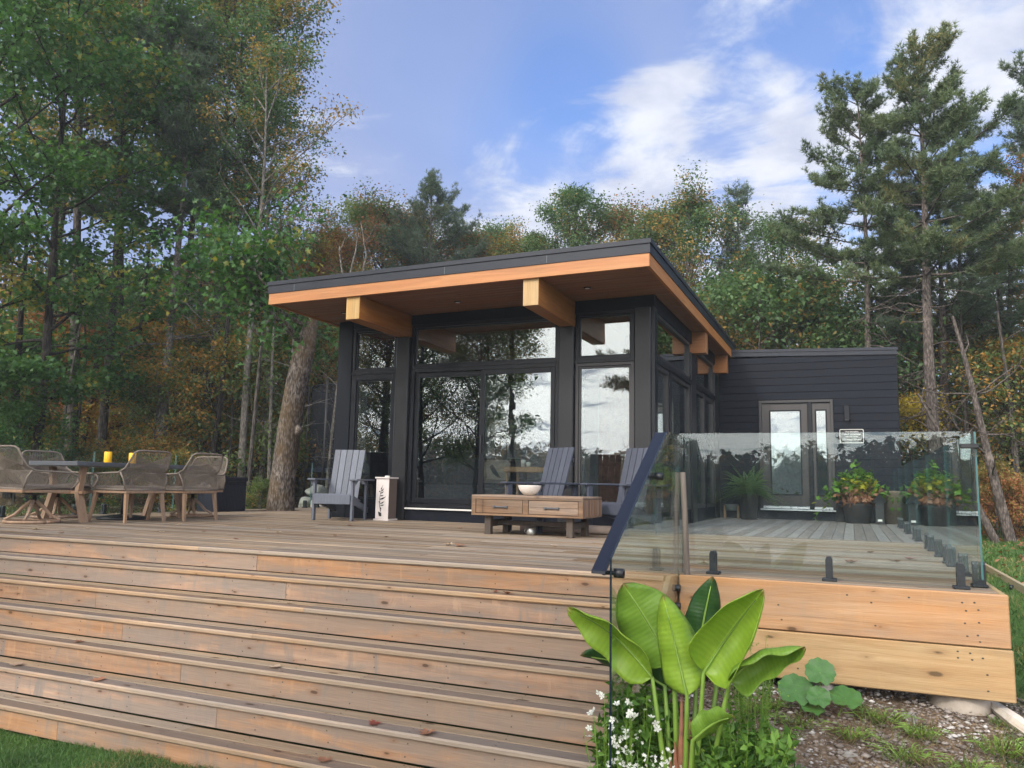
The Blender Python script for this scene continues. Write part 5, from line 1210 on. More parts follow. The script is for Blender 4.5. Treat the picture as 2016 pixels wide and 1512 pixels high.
KINDS['pineC'] = mk(*pine(23, 12.9, 2.7, 5.5, r=.14, whorls=14, per=5, prof='plume', dens=2.0, needles=10, tuft=.17, deadz=(2, 5)), 'pine')
KINDS['spruce'] = mk(*pine(24, 11.5, 2.0, 1.4, r=.13, whorls=22, per=6, prof='cone', tuft=.16, dens=1.4, needles=7), 'spruce')
def _bare(seed, H, lean, r, crook=.05, n=7):
    g = np.random.default_rng(seed); T = Limbs(); tr = []
    for i in range(13):
        t = i / 12; tr.append(np.array([lean[0] * t + crook * H * .2 * math.sin(seed + t * 5) * t, lean[1] * t + crook * H * .1 * math.sin(seed * 2 + t * 4), H * t - .3 * (1 - t)]))
    T.mb.tube(tr, [r * (1.25 if i == 0 else 1) * (1 - i / 12 * .75) for i in range(13)], 9, False)
    for k in range(n):
        i = g.integers(4, 12); a = g.uniform(0, 6.28); d = unit(np.array([math.cos(a), math.sin(a), g.uniform(.0, .7)])); lb = curve(tr[i], d, g.uniform(.6, 2.0), 6, (0, 0, .1), g, .2); T.add(lb, r * .22, .006, 5)
        for q in range(3): j = g.integers(2, 6); T.add(curve(lb[j], unit(d + g.normal(0, .7, 3)), g.uniform(.3, .9), 3, (0, 0, .1), g, .2), r * .08, .003, 3)
    return T
def slotmat(o, mat):
    o.material_slots[0].link = 'OBJECT'; o.material_slots[0].material = mat
def tree(kind, x, y, label, leafm, bark='bark', sc=1., rz=0., name='tree', cat='tree', group='trees of the wood round the cottage', zs_=None):
    tm, cm = KINDS[kind]; t = thing(name, label, cat, (x, y, float(gz(x, y)) - .05), rz, group); t.scale = (sc, sc, sc * (zs_ or 1))
    a = link('trunk', tm, t); slotmat(a, M[bark]); b = link('crown', cm, t); slotmat(b, M[leafm]); return t
def bare(seed, x, y, H, lean, r, bark, label):
    t = thing('bare_trunk', label, 'tree', (x, y, float(gz(x, y)) - .05), 0, 'bare trunks standing in the wood')
    link('trunk', _bare(seed, H, lean, r).mb.mesh('bare_trunk', M[bark], True), t)
tree('oakC', -20.25, 34, 'green oak directly behind the single pine', 'green', 'bark', 1.16, 2.1, zs_=1.0)
tree('oakC', -20.44, 28, 'green and rust oak above the left roof corner', 'rusty', 'bark', 1.05, 4.4, zs_=1.0)
tree('oakC', -16.74, 36, 'far green oak seen in the gap right of the single pine', 'green', 'bark', 1.12, 0.9, zs_=1.0)
tree('mapleA', -20.19, 16.5, 'airy green maple between the big maple and the leaning pine', 'maple', 'bark', 1.05, 1.1, zs_=1.0)
tree('mapleA', -19.44, 14, 'big leafy green maple at the left edge, nearest the dining table', 'maple', 'bark_dk', 1.0, 0.5, zs_=1.0)
tree('mapleA', -19.48, 12.0, 'dense green maple partly cut off by the left edge', 'maple', 'bark_dk', 1.0, 2.2, zs_=1.0)
tree('oakB', -25.04, 17.5, 'tall oak behind the big maple, dark trunk low on the far left', 'green', 'bark_dk', 1.05, 1.0, zs_=1.0)
tree('oakB', -22.01, 17, 'straight thin grey trunk rising behind the woven swivel chair', 'green', 'bark', 1.1, 3.1, zs_=1.05)
tree('pineB', -18.82, 17.5, 'pine with pale leaning trunk above the yellow candles', 'pine2', 'bark_lt', 1.12, 0.4, zs_=1.0)
tree('oakB', -24.07, 20.5, 'dark oak between the two candles and the maple', 'maple', 'bark_dk', 1.1, 4.0, zs_=1.0)
tree('oakB', -22.98, 22, 'dark slim oak just right of the leaning pale trunk', 'green', 'bark_dk', 1.1, 5.2, zs_=1.05)
tree('oakB', -18.43, 18.5, 'tall straight dark trunk in the middle of the left wood', 'green', 'bark', 1.0, 0.9, zs_=1.02)
tree('oakB', -18.66, 19.5, 'grey oak trunk left of the thin pale stems', 'maple', 'bark', 1.15, 2.4, zs_=1.0)
tree('sparse', -15.74, 17.5, 'thin pale-stemmed tree above the black storage box', 'green', 'bark_lt', 0.85, 1.2, zs_=1.0)
tree('sparse', -16.8, 19.5, 'slender whitish stem between the storage box and the leaning tree', 'green', 'bark_lt', 0.8, 3.3, zs_=1.0)
tree('sparse', -19.52, 21.5, 'open-crowned tree whose branches reach the sky left of the roof', 'green', 'bark', 1.12, 5.4, zs_=1.05)
tree('oakC', -20.51, 25, 'orange and green oak behind the leaning tree', 'rusty', 'bark', 0.95, 0.3, zs_=1.0)
tree('oakC', -20.46, 26, 'rust-orange oak just left of the roof corner', 'orange', 'bark', 0.98, 1.5, zs_=1.0)
tree('oakC', -21.48, 31, 'mixed green oak behind the left end of the roof', 'gold', 'bark', 1.22, 2.6, zs_=1.0)
tree('oakC', -19.95, 31, 'rust-tinted oak left of the single pine behind the roof', 'rusty', 'bark', 1.2, 4.6, zs_=1.0)
tree('pineC', -16.98, 30, 'single pine standing above the middle of the roof', 'pine2', 'bark_pine', 1.04, 0.6, zs_=1.05)
tree('oakC', -16.02, 32, 'low orange oak right of the single pine', 'rusty', 'bark', 1.08, 3.0, zs_=1.0)
tree('oakC', -14.58, 33, 'low rusty oak in the gap behind the roof', 'orange', 'bark', 1.03, 5.6, zs_=1.0)
tree('oakA', -12.68, 32, 'pale green oak rising behind the roof centre', 'gold', 'bark', 0.9, 2.0, zs_=1.0)
tree('oakA', -10.48, 31, 'tallest rounded oak behind the roof', 'green', 'bark', 1.02, 0.4, zs_=1.02)
tree('oakC', -9.32, 33, 'red-brown oak behind the right end of the roof', 'rusty', 'bark', 1.12, 1.9, zs_=1.0)
tree('oakA', -7.1, 31, 'oak with reddish top above the roof corner', 'rusty', 'bark', 0.92, 3.4, zs_=1.0)
tree('oakC', -5.33, 30, 'broad green oak right of the roof corner', 'green', 'bark', 1.1, 5.0, zs_=1.0)
tree('spruce', -3.75, 31, 'pointed conifer between the oaks and the big pines', 'pine2', 'bark_pine', 1.03, 1.1, zs_=1.0)
tree('oakC', -2.23, 31, 'green oak just left of the big pines', 'green', 'bark', 0.98, 2.8, zs_=1.0)
tree('oakC', -3.65, 26, 'yellowing tree above the junction of roof and wing', 'gold', 'bark', 0.72, 0.9, zs_=1.0)
tree('oakC', -0.95, 27, 'green tree right behind the black wing', 'green', 'bark', 0.75, 4.2, zs_=1.0)
tree('pineB', 0.56, 23.5, 'left one of the big pines behind the black wing', 'pine', 'bark_pine', 0.94, 0.0, zs_=1.0)
tree('pineA', 1.94, 22.0, 'largest pine, thick bare trunk right of the black wing', 'pine', 'bark_pine', 0.935, 0.2, zs_=1.0)
tree('pineA', 2.48, 24.5, 'second thick pine trunk close behind the largest pine', 'pine2', 'bark_pine', 0.88, 5.6, zs_=0.85)
tree('spruce', 4.16, 29, 'dark conifer behind the leaning trunks', 'pine', 'bark_pine', 0.62, 1.7, zs_=1.0)
tree('oakC', 4.81, 30, 'green tree at the right edge behind the lawn', 'green', 'bark', 0.8, 2.7, zs_=1.0)
tree('oakB', 4.73, 24, 'rust-leaved oak reaching in at the right edge', 'rusty', 'bark', 0.56, 0.7, zs_=1.0)
tree('pineB', 5.57, 27, 'conifer cut off by the right edge', 'pine2', 'bark_pine', 1.0, 0.7, zs_=1.0)
tree('pineC', -26.54, 35, 'dark pine deep behind the roof corner', 'pine2', 'bark_pine', 0.9, 2.7, zs_=1.0)
tree('under', -28.05, 20, 'orange understory tree between the far left trunks', 'orange', 'bark', 1.3, 1.43, name='sapling', cat='sapling', group='saplings and shrubs at the wood edge')
tree('under', -29.06, 22, 'golden understory tree deep in the left wood', 'yellowleaf', 'bark', 1.3, 3.27, name='sapling', cat='sapling', group='saplings and shrubs at the wood edge')
tree('under', -19.41, 19, 'yellow-green sapling in front of the dark trunks', 'gold', 'bark', 1.2, 2.22, name='sapling', cat='sapling', group='saplings and shrubs at the wood edge')
tree('under', -27.74, 24, 'tall dark green understory tree in the left wood', 'green', 'bark', 1.9, 3.62, name='sapling', cat='sapling', group='saplings and shrubs at the wood edge')
tree('under', -27.6, 26, 'dark green understory tree behind the trunks', 'maple', 'bark', 2.0, 3.75, name='sapling', cat='sapling', group='saplings and shrubs at the wood edge')
tree('under', -33.32, 26, 'green understory tree far back on the left', 'green', 'bark', 2.0, 0.39, name='sapling', cat='sapling', group='saplings and shrubs at the wood edge')
tree('under', -23.23, 25, 'green understory tree behind the thin pale stems', 'gold', 'bark', 2.0, 0.08, name='sapling', cat='sapling', group='saplings and shrubs at the wood edge')
tree('under', -23.71, 18.5, 'orange beech sapling behind the swivel chair', 'orange', 'bark', 1.0, 5.02, name='sapling', cat='sapling', group='saplings and shrubs at the wood edge')
tree('under', -22.78, 19, 'brown-orange sapling left of the candles', 'orange', 'bark', 1.15, 1.56, name='sapling', cat='sapling', group='saplings and shrubs at the wood edge')
tree('under', -18.64, 17, 'yellow sapling behind the nearer candle', 'gold', 'bark', 0.85, 1.41, name='sapling', cat='sapling', group='saplings and shrubs at the wood edge')
tree('underB', -16.01, 15.5, 'yellow-leaved shrub behind the second chair', 'gold', 'bark', 0.6, 5.97, name='shrub', cat='shrub', group='saplings and shrubs at the wood edge')
tree('under', -22.52, 20, 'orange-brown understory tree deep in the left wood', 'orange', 'bark', 1.3, 2.82, name='sapling', cat='sapling', group='saplings and shrubs at the wood edge')
tree('under', -24.38, 18, 'rusty understory tree behind the maple trunk', 'rusty', 'bark', 1.3, 5.02, name='sapling', cat='sapling', group='saplings and shrubs at the wood edge')
tree('under', -16.72, 18, 'yellow-green sapling left of the leaning tree', 'gold', 'bark', 1.1, 2.86, name='sapling', cat='sapling', group='saplings and shrubs at the wood edge')
tree('under', -17.44, 20, 'tall yellow-green sapling near the leaning tree', 'gold', 'bark', 1.35, 3.83, name='sapling', cat='sapling', group='saplings and shrubs at the wood edge')
tree('underB', -19.41, 13.5, 'green maple shrub beside the far chair', 'maple', 'bark', 0.95, 0.9, name='shrub', cat='shrub', group='saplings and shrubs at the wood edge')
tree('underB', -18.74, 15, 'dark green shrub behind the table', 'green', 'bark', 0.6, 3.81, name='shrub', cat='shrub', group='saplings and shrubs at the wood edge')
tree('underB', -17.82, 15.5, 'dull green shrub behind the candles', 'green', 'bark', 0.6, 5.21, name='shrub', cat='shrub', group='saplings and shrubs at the wood edge')
tree('underB', -18.05, 17, 'red-tinged small shrub low in the left wood', 'redshrub', 'bark', 0.7, 3.14, name='shrub', cat='shrub', group='saplings and shrubs at the wood edge')
tree('under', -18.78, 23, 'orange sapling behind the leaning tree', 'orange', 'bark', 1.2, 4.45, name='sapling', cat='sapling', group='saplings and shrubs at the wood edge')
tree('under', -17.22, 23, 'dark green sapling beside the trampoline', 'darkfol', 'bark', 1.3, 4.03, name='sapling', cat='sapling', group='saplings and shrubs at the wood edge')
tree('underB', -14.13, 16.5, 'low weed shrub left of the leaning tree', 'gold', 'bark', 0.4, 0.38, name='shrub', cat='shrub', group='saplings and shrubs at the wood edge')
tree('under', -25.54, 17, 'dark green sapling on the far left', 'maple', 'bark', 1.2, 4.55, name='sapling', cat='sapling', group='saplings and shrubs at the wood edge')
tree('under', -20.64, 21, 'yellow sapling behind the straight dark trunk', 'yellowleaf', 'bark', 1.2, 3.55, name='sapling', cat='sapling', group='saplings and shrubs at the wood edge')
tree('under', 1.6, 24, 'yellow-leaved sapling against the black wing corner', 'yellowleaf', 'bark', 0.8, 1.81, name='sapling', cat='sapling', group='saplings and shrubs at the wood edge')
tree('under', 1.6, 26, 'green sapling higher up behind the wing corner', 'green', 'bark', 1.5, 0.19, name='sapling', cat='sapling', group='saplings and shrubs at the wood edge')
tree('under', 3.04, 26, 'dark sapling behind the thick pine trunks', 'darkfol', 'bark', 1.3, 5.19, name='sapling', cat='sapling', group='saplings and shrubs at the wood edge')
tree('under', 3.96, 24, 'green-gold sapling at the right edge', 'gold', 'bark', 1.1, 2.84, name='sapling', cat='sapling', group='saplings and shrubs at the wood edge')
tree('under', 4.42, 28, 'green-brown sapling at the right edge of the wood', 'gold', 'bark', 1.1, 4.31, name='sapling', cat='sapling', group='saplings and shrubs at the wood edge')
tree('under', -2.36, 24, 'green sapling peeping over the black wing', 'green', 'bark', 1.6, 5.27, name='sapling', cat='sapling', group='saplings and shrubs at the wood edge')
tree('under', 0.09, 25, 'yellow-tipped sapling peeping over the wing roof', 'green', 'bark', 1.3, 4.28, name='sapling', cat='sapling', group='saplings and shrubs at the wood edge')
tree('under', -1.21, 26, 'bright green sapling behind the wing', 'green', 'bark', 1.6, 5.53, name='sapling', cat='sapling', group='saplings and shrubs at the wood edge')
tree('underB', 3.09, 21.5, 'scarlet-orange shrub at the foot of the leaning trunks', 'redshrub', 'bark', 0.62, 2.37, name='shrub', cat='shrub', group='saplings and shrubs at the wood edge')
tree('underB', 3.63, 22.5, 'small orange shrub right of the scarlet one', 'redshrub', 'bark', 0.5, 4.81, name='shrub', cat='shrub', group='saplings and shrubs at the wood edge')
bare(40, -14.35, 17.5, 5.2, (0.1, 0), 0.085, 'bark_lt', 'short pale dead stem standing left of the mossy leaning tree')
bare(41, -14.66, 16.5, 7.5, (0.3, 0), 0.07, 'bark', 'thin grey stem right above the storage box')
bare(42, -22.0, 19, 9, (0.3, 0), 0.12, 'bark_dk', 'slim dark trunk left of the pale leaning trunk')
bare(43, -20.23, 20, 10, (-0.2, 0), 0.12, 'bark', 'second slim trunk beside the straight dark one')
bare(44, -17.01, 17.5, 9, (0.6, 0), 0.11, 'bark_dk', 'dark stem leaning right in the middle of the left wood')
bare(45, -20.83, 15.5, 6, (0.9, 0), 0.06, 'bark_lt', 'thin leaning pale stem behind the swivel chair')
bare(46, -15.11, 18, 8, (-0.3, 0), 0.07, 'bark_lt', 'thin birch-like stem just left of the leaning tree')
bare(47, -14.02, 19, 6, (0.4, 0), 0.06, 'bark_lt', 'thin grey stem between the leaning tree and the house')
bare(48, 3.27, 20.5, 5.2, (-1.0, 0), 0.13, 'bark_pine', 'pale trunk leaning left at the lawn edge, upper right')
bare(49, 3.0, 20, 3.4, (-1.5, 0.3), 0.1, 'bark_pine', 'thinner trunk leaning steeply left at the lawn edge')
bare(50, 3.84, 23, 6, (-0.2, 0), 0.1, 'bark', 'grey trunk at the right edge of the wood')
bare(51, 1.22, 27, 8, (0.2, 0), 0.09, 'bark', 'bare grey trunk behind the wing corner')
bare(52, 2.79, 23.5, 8.5, (0.1, 0), 0.08, 'bark_dk', 'dark thin trunk right of the twin pines')
bare(53, 3.33, 25, 7, (0.2, 0), 0.08, 'bark_dk', 'dark dead trunk behind the leaning trunks')
bare(54, -20.37, 14, 8, (-0.3, 0), 0.14, 'bark_dk', 'dark trunk at the far left edge')
bare(55, -23.78, 17, 8, (0.6, 0), 0.1, 'bark_dk', 'leaning dark stem left of the straight grey trunk')
# the big mossy tree that grows through the deck, leaning right behind the roof
t = thing('leaning_oak', 'thick mossy leaning tree growing up through the deck beside the roof', 'tree', (-11.30, 13.80, -.9))
g = np.random.default_rng(31); T = Limbs(); L = Leaves()
tr = [np.array(p, float) for p in ((0, 0, -.3), (0.0, 0, .9), (.02, 0, 1.5), (.10, .02, 2.6), (.24, .04, 3.7), (.38, .08, 4.5), (.42, .15, 4.9), (.42, .3, 5.3), (.40, .4, 5.7))]
T.mb.tube(tr, [.38, .30, .265, .25, .24, .22, .16, .10, .04], 16, False)
T.mb.tube([tr[3] + np.array([.26, -.05, -.1]), tr[3] + np.array([.34, -.08, 0]), tr[3] + np.array([.26, -.05, .12])], [.05, .09, .04], 8)
cl = []
for k in range(9):
    b = tr[5 + k % 4]; a = g.uniform(1.2, 5.2); d = unit(np.array([math.cos(a), math.sin(a), g.uniform(.2, .9)])); lb = curve(b, d, g.uniform(1.8, 3.2), 8, (0, 0, .12), g, .12); T.add(lb, .07, .015, 6)
    for q in range(6): j = g.integers(2, 8); sb = curve(lb[j], unit(d + g.normal(0, .6, 3)), g.uniform(.5, 1.1), 4, (0, 0, .1), g, .18); T.add(sb, .02, .004, 4); cl += [sb[2], sb[4]]
for c in cl:
    P = c + g.normal(0, .3, (26, 3)); leafset(L, P, .15, .11, g, .8, .8, P - c, True, .3)
part_ = link('trunk', T.mb.mesh('leaning_trunk', M['bark_oak'], True), t); link('crown', L.mesh('leaning_crown', M['maple']), t)
# dead forked branches above the roof corner
T = Limbs(); g = np.random.default_rng(8)
bs = [((-13.2, 19, 5.6), (.3, 0, 1), 2.4), ((-13.2, 19, 5.6), (-.35, 0, 1), 2.0), ((-13.2, 19, 5.6), (.75, 0, .8), 2.7)]
T.add([(-12.9, 19, -.3), (-13.0, 19, 3), (-13.2, 19, 5.6)], .12, .07, 8)
for p, d, l_ in bs:
    lb = curve(p, unit(np.array(d)), l_, 8, (.0, 0, .25), g, .14); T.add(lb, .06, .012, 6)
    for q in range(4): j = g.integers(2, 8); T.add(curve(lb[j], unit(np.array(d) + g.normal(0, .6, 3)), g.uniform(.4, 1.0), 5, (0, 0, .3), g, .2), .02, .005, 4)
t = thing('dead_snag', 'bleached dead snag with forked bare branches left of the roof', 'tree', (-12.9, 19, -.3)); o = link('trunk', T.mb.mesh('snag', M['bark_lt'], True), t); o.location = (12.9, -19, .3)
# the deep wood, an uncountable dark mass of foliage behind everything
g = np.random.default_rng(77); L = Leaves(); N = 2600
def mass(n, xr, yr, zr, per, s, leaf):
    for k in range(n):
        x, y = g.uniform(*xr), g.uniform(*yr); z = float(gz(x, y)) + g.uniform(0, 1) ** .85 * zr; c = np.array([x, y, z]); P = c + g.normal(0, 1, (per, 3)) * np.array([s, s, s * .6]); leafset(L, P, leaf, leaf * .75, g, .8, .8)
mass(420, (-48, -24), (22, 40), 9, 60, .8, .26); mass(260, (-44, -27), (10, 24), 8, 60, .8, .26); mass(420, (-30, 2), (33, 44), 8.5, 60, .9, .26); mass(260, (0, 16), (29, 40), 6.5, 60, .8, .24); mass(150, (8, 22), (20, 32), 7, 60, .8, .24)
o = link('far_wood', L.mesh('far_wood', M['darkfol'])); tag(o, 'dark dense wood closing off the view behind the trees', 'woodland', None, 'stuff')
tr_ = MB(); g = np.random.default_rng(78)
for k in range(150):
    x, y = g.uniform(-42, 14), g.uniform(24, 40)
    if x < -22: y = g.uniform(15, 40)
    z = float(gz(x, y)); r_ = g.uniform(.05, .13); tr_.tube([(x, y, z - .2), (x + g.normal(0, .3), y, z + 4), (x + g.normal(0, .5), y, z + g.uniform(6, 9))], [r_, r_ * .8, r_ * .5], 6, False)
o = link('far_trunks', tr_.mesh('far_trunks', M['bark_dk'], True)); tag(o, 'mass of thin dark trunks deep in the wood', 'tree trunks', None, 'stuff')

# the shore behind the camera: seen only in the window and guard glass
for (k_, x, y, lf, bk, s_c, rz, lab) in (('pineC', -6.7, -8.2, 'pine', 'bark_pine', 1.05, .2, 'shore pine reflected in the tall right window'), ('oakB', -12.8, -6.0, 'maple', 'bark_dk', .9, 1.0, 'shore maple reflected in the right sliding door'),
                                 ('oakA', -15.2, -8.5, 'green', 'bark_dk', .95, 2.0, 'shore oak reflected in the sliding doors'), ('oakA', -18.5, -5.0, 'orange', 'bark', .9, 3.0, 'orange shore oak reflected in the left window'), ('oakC', -22, -7, 'gold', 'bark', 1., 4.0, 'golden shore oak reflected in the left window')):
    tree(k_, x, y, lab, lf, bk, s_c, rz, group='trees on the lake shore')
for (k_, x, y, lf, s_c, rz, lab) in (('oakC', -13.8, -4.6, 'maple', .85, .7, 'low shore oak reflected in the middle of the sliding doors'), ('oakC', -16.8, -5.5, 'green', .95, 2.7, 'shore oak reflected in the left sliding door'), ('oakC', -20.5, -8.5, 'maple', 1.1, 1.7, 'shore oak reflected between the left window panes'), ('oakC', -24, -4.5, 'orange', 1.0, 5.7, 'rusty shore oak reflected in the left window')):
    tree(k_, x, y, lab, lf, 'bark_dk', s_c, rz, group='trees on the lake shore')
g = np.random.default_rng(79); L = Leaves()
for k in range(1500):
    x = g.uniform(-230, 120); y = -150 + g.normal(0, 8); h = g.uniform(6.5, 12.5) * (1 + .2 * math.sin(x * .05)); n_ = 70; zz = g.uniform(0, 1, n_); w_ = (1 - zz) * 3.2 + .3
    a = g.uniform(0, 6.28, n_); P = np.stack([x + np.cos(a) * w_ * g.uniform(.3, 1, n_), y + np.sin(a) * w_, -2.4 + zz * h], 1); leafset(L, P, 1.3, .9, g, .7, .6)
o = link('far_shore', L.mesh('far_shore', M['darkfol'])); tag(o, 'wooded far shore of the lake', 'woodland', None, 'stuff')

# ------------------------------------------------------------------ border plants in front of the guard
BX, BY = -.86, 4.38
t = thing('bird_of_paradise', 'large paradise plant with broad glossy paddle leaves beside the steps', 'plant', (BX, BY, -1.05))
def paddle(name, base, neck, tip, width, side, curl, mat, bow=.10, twist=0., cup=.35, label=None, wave=.012, seed=0, one=0.):
    """one leaf: stalk from base to neck, blade from neck to tip. side: the across direction; curl lifts the edges"""
    base, neck, tip, side = Vector(base), Vector(neck), Vector(tip), Vector(side).normalized()
    g = np.random.default_rng(seed); ax = (tip - neck); Ln = ax.length; nrm = ax.normalized().cross(side).normalized(); nu, nv = 22, 12
    V = []; UV = []; F = []
    for i in range(nu + 1):
        u = i / nu
        p = neck + ax * u + nrm * bow * Ln * (math.sin(PI * u) * .8 - .5 * u * u)
        w = width * .56 * min(1, (u / .14) ** .5 if u < .14 else 1) * max(0.0, 1 - max(0, (u - .32) / .68) ** 2.3) ** .75 + .002
        a = twist * u; sd = (side * math.cos(a) + nrm * math.sin(a)); nn = ax.normalized().cross(sd).normalized() * (1)
        for j in range(nv + 1):
            v = j / nv * 2 - 1; th = cup * (1.0 + .5 * u) * abs(v) * 1.6 + one * max(0, v) * 1.6
            x = math.sin(min(th, 2.9)) / max(th, .001) if th > .001 else 1
            # fold the half blade upward along an arc
            rr = w * abs(v); off = sd * (math.copysign(1, v) * rr * math.cos(th * .75)) + nn * rr * math.sin(th * .75) * curl
            q = p + off + nn * wave * math.sin(u * 17 + v * 2 + seed) * abs(v)
            V.append(q); UV.append((u, j / nv))
    for i in range(nu):
        for j in range(nv): a = i * (nv + 1) + j; F.append((a, a + 1, a + nv + 2, a + nv + 1))
    me = bpy.data.meshes.new(name); off = wpos(t); me.from_pydata([tuple(v - off) for v in V], [], F); me.materials.append(mat)
    uvl = me.uv_layers.new(name='UVMap')
    for lp in me.loops: uvl.data[lp.index].uv = UV[lp.vertex_index]
    me.polygons.foreach_set('use_smooth', [True] * len(F)); me.update()
    o = link('leaf', me, t); tag(o, label)
    md = o.modifiers.new('thickness', 'SOLIDIFY'); md.thickness = .0025
    mid = (base + neck) * .5 + Vector((base.x - neck.x, 0, 0)) * -.10
    rib = [neck + ax * (k / 8) + nrm * bow * Ln * (math.sin(PI * k / 8) * .8 - .5 * (k / 8) ** 2) - (ax.normalized().cross(side).normalized()) * .004 for k in range(0, 8)]
    part('stalk', MB().tube([base, base + (mid - base) * .5 + Vector((0, 0, .02)), mid, neck] + rib[1:], [.020, .0165, .014, .0105] + [.008 - k * .0009 for k in range(7)], 8), M['stalk'], o if False else t, True)
    return o
Bz = -1.06
paddle('leafB', (BX - .02, BY, Bz), (-.905, 4.36, -.29), (-1.165, 4.30, .125), .34, (.78, .15, .50), 1, M['pl_mid'], bow=.06, cup=.22, seed=1)
paddle('leafA', (BX - .04, BY - .02, Bz), (-1.01, 4.32, -.36), (-1.44, 4.22, .0), .235, (.45, -.35, .62), -1, M['pl_bright'], bow=.12, cup=.38, seed=2)
paddle('leafC', (BX, BY - .02, Bz), (-.815, 4.26, -.42), (-.935, 4.25, .085), .235, (.95, .1, .25), 1, M['pl_bright'], bow=.04, cup=.45, seed=3)
paddle('leafD', (BX + .02, BY + .06, Bz), (-.82, 4.60, -.28), (-.735, 4.62, .155), .20, (.95, .3, -.1), 1, M['pl_dark'], bow=.05, cup=.35, seed=4)
paddle('leafE', (BX + .03, BY - .01, Bz), (-.735, 4.30, -.30), (-.425, 4.26, .15), .36, (.60, .20, -.62), -1, M['pl_bright'], bow=.08, cup=.50, seed=5, one=.35)
paddle('leafF', (BX + .05, BY, Bz), (-.605, 4.30, -.325), (-.235, 4.20, -.085), .215, (.35, .55, -.60), -1, M['pl_mid'], bow=.16, cup=.60, seed=6, one=.2)
paddle('leafG', (BX - .05, BY + .03, Bz), (-.965, 4.42, -.42), (-1.43, 4.40, -.285), .22, (.15, -.55, .75), 1, M['pl_dark'], bow=.10, cup=.25, seed=7)
paddle('leafH', (BX + .04, BY + .05, Bz), (-.70, 4.62, -.30), (-.52, 4.66, .03), .17, (.7, .3, -.5), 1, M['pl_dark'], bow=.1, cup=.3, seed=8)
paddle('leafI', (BX - .01, BY + .05, Bz), (-.93, 4.50, -.38), (-1.02, 4.55, .02), .22, (.9, .2, .2), 1, M['pl_mid'], bow=.05, cup=.3, seed=9)
paddle('leafJ', (BX + .02, BY - .03, Bz), (-.78, 4.22, -.62), (-.56, 4.12, -.44), .13, (.5, .4, -.6), 1, M['pl_mid'], bow=.12, cup=.4, seed=10)
for k, (dx, dz, w_) in enumerate(((0, .62, .022), (.035, .50, .026), (-.03, .38, .024), (.055, .34, .02), (-.05, .28, .02))): part('sheath', MB().tube([(BX + dx * .6, BY - .03, Bz - .05), (BX + dx, BY - .04, Bz + dz * .5), (BX + dx * 1.2, BY - .03, Bz + dz)], [w_ * 1.2, w_, .004], 8), M['sheath'], t, True)
def clump(name, label, cat, cx, cy, n, sx, sy, h, leaf, w_, mat, stems=26, flowers=None, fl_n=0, lean=.25, seed=0, group=None, up=.6, flower_size=.02):
    g = np.random.default_rng(100 + seed); z0 = float(gz(cx, cy)); o = thing(name, label, cat, (cx, cy, z0), 0, group); L = Leaves(); S = MB(); tips = []
    per = max(4, n // stems)
    for k in range(stems):
        a = g.uniform(0, 6.28); r_ = g.uniform(0, 1) ** .5; b = np.array([math.cos(a) * r_ * sx * .4, math.sin(a) * r_ * sy * .4, 0]); hh = h * g.uniform(.6, 1.1); tip = b + np.array([math.cos(a) * r_ * sx * .6 + g.normal(0, .02), math.sin(a) * r_ * sy * .6, hh])
        S.tube([b, (b + tip) / 2 + np.array([0, 0, .03]), tip], [.003, .0025, .0015], 4, False); tips.append(tip)
        tt = g.uniform(.12, 1, (per, 1)); P = b + (tip - b) * tt; d = g.normal(0, 1, (per, 3)) + np.array([0, 0, up]); leafset(L, P, leaf, w_, g, .4, .8, d)
    link('leaves', L.mesh('leaves', mat), o); link('stems', S.mesh('stems', M['stalk']), o)
    if fl_n:
        Fm = Leaves()
        for k in range(fl_n):
            c = tips[k % len(tips)] + g.normal(0, .022 + flower_size * .2, 3)
            n_ = 5; a0 = g.uniform(0, 6.28); ax_ = unit(g.normal(0, .5, 3) + np.array([0, -.7, .5])); u = unit(np.cross(ax_, [0.2, 0, 1])); v = np.cross(ax_, u)
            for q in range(n_):
                a = a0 + q * 2 * PI / n_; d = u * math.cos(a) + v * math.sin(a); e = u * math.cos(a + .5) + v * math.sin(a + .5); f = u * math.cos(a - .5) + v * math.sin(a - .5); s_q = flower_size * g.uniform(.8, 1.2)
                Fm.add(np.array([[c, c + e * s_q * .7, c + d * s_q + ax_ * s_q * .15, c + f * s_q * .7]]), [(0, 1, 2), (0, 2, 3)])
        tag(link('flowers', Fm.mesh('flowers', flowers), o), kind='stuff')
    return o
clump('leafy_bush', 'bright green leafy bush at the left foot of the paradise plant', 'plant', -1.10, 4.50, 2600, .22, .18, .62, .060, .028, M['bush'], 90, M['petal'], 26, seed=1, flower_size=.010)
clump('leafy_bush', 'dense fresh green bush at the right foot of the paradise plant', 'plant', -.58, 4.44, 3400, .28, .22, .50, .060, .030, M['bush'], 120, M['lime'], 60, seed=2, flower_size=.006)
clump('tall_weed', 'tall airy weed with tiny buds right of the paradise plant', 'plant', -.58, 4.85, 1300, .22, .16, .78, .030, .010, M['bush'], 40, M['lime'], 120, seed=3, flower_size=.006)
clump('snapdragon', 'white snapdragon on a thin stalk in front of the stair glass', 'flower', -1.26, 4.28, 120, .09, .05, .76, .03, .009, M['bush'], 5, M['petal'], 10, seed=4, flower_size=.022)
clump('snapdragon', 'white snapdragon with several blooms left of the paradise plant stalks', 'flower', -1.10, 4.26, 120, .10, .06, .68, .03, .009, M['bush'], 6, M['petal'], 16, seed=5, flower_size=.022)
clump('leafy_bush', 'light green leafy bush touching the stair glass at the bottom edge', 'plant', -1.24, 4.42, 1200, .13, .14, .46, .055, .026, M['bush'], 50, M['petal'], 14, seed=12, flower_size=.012)
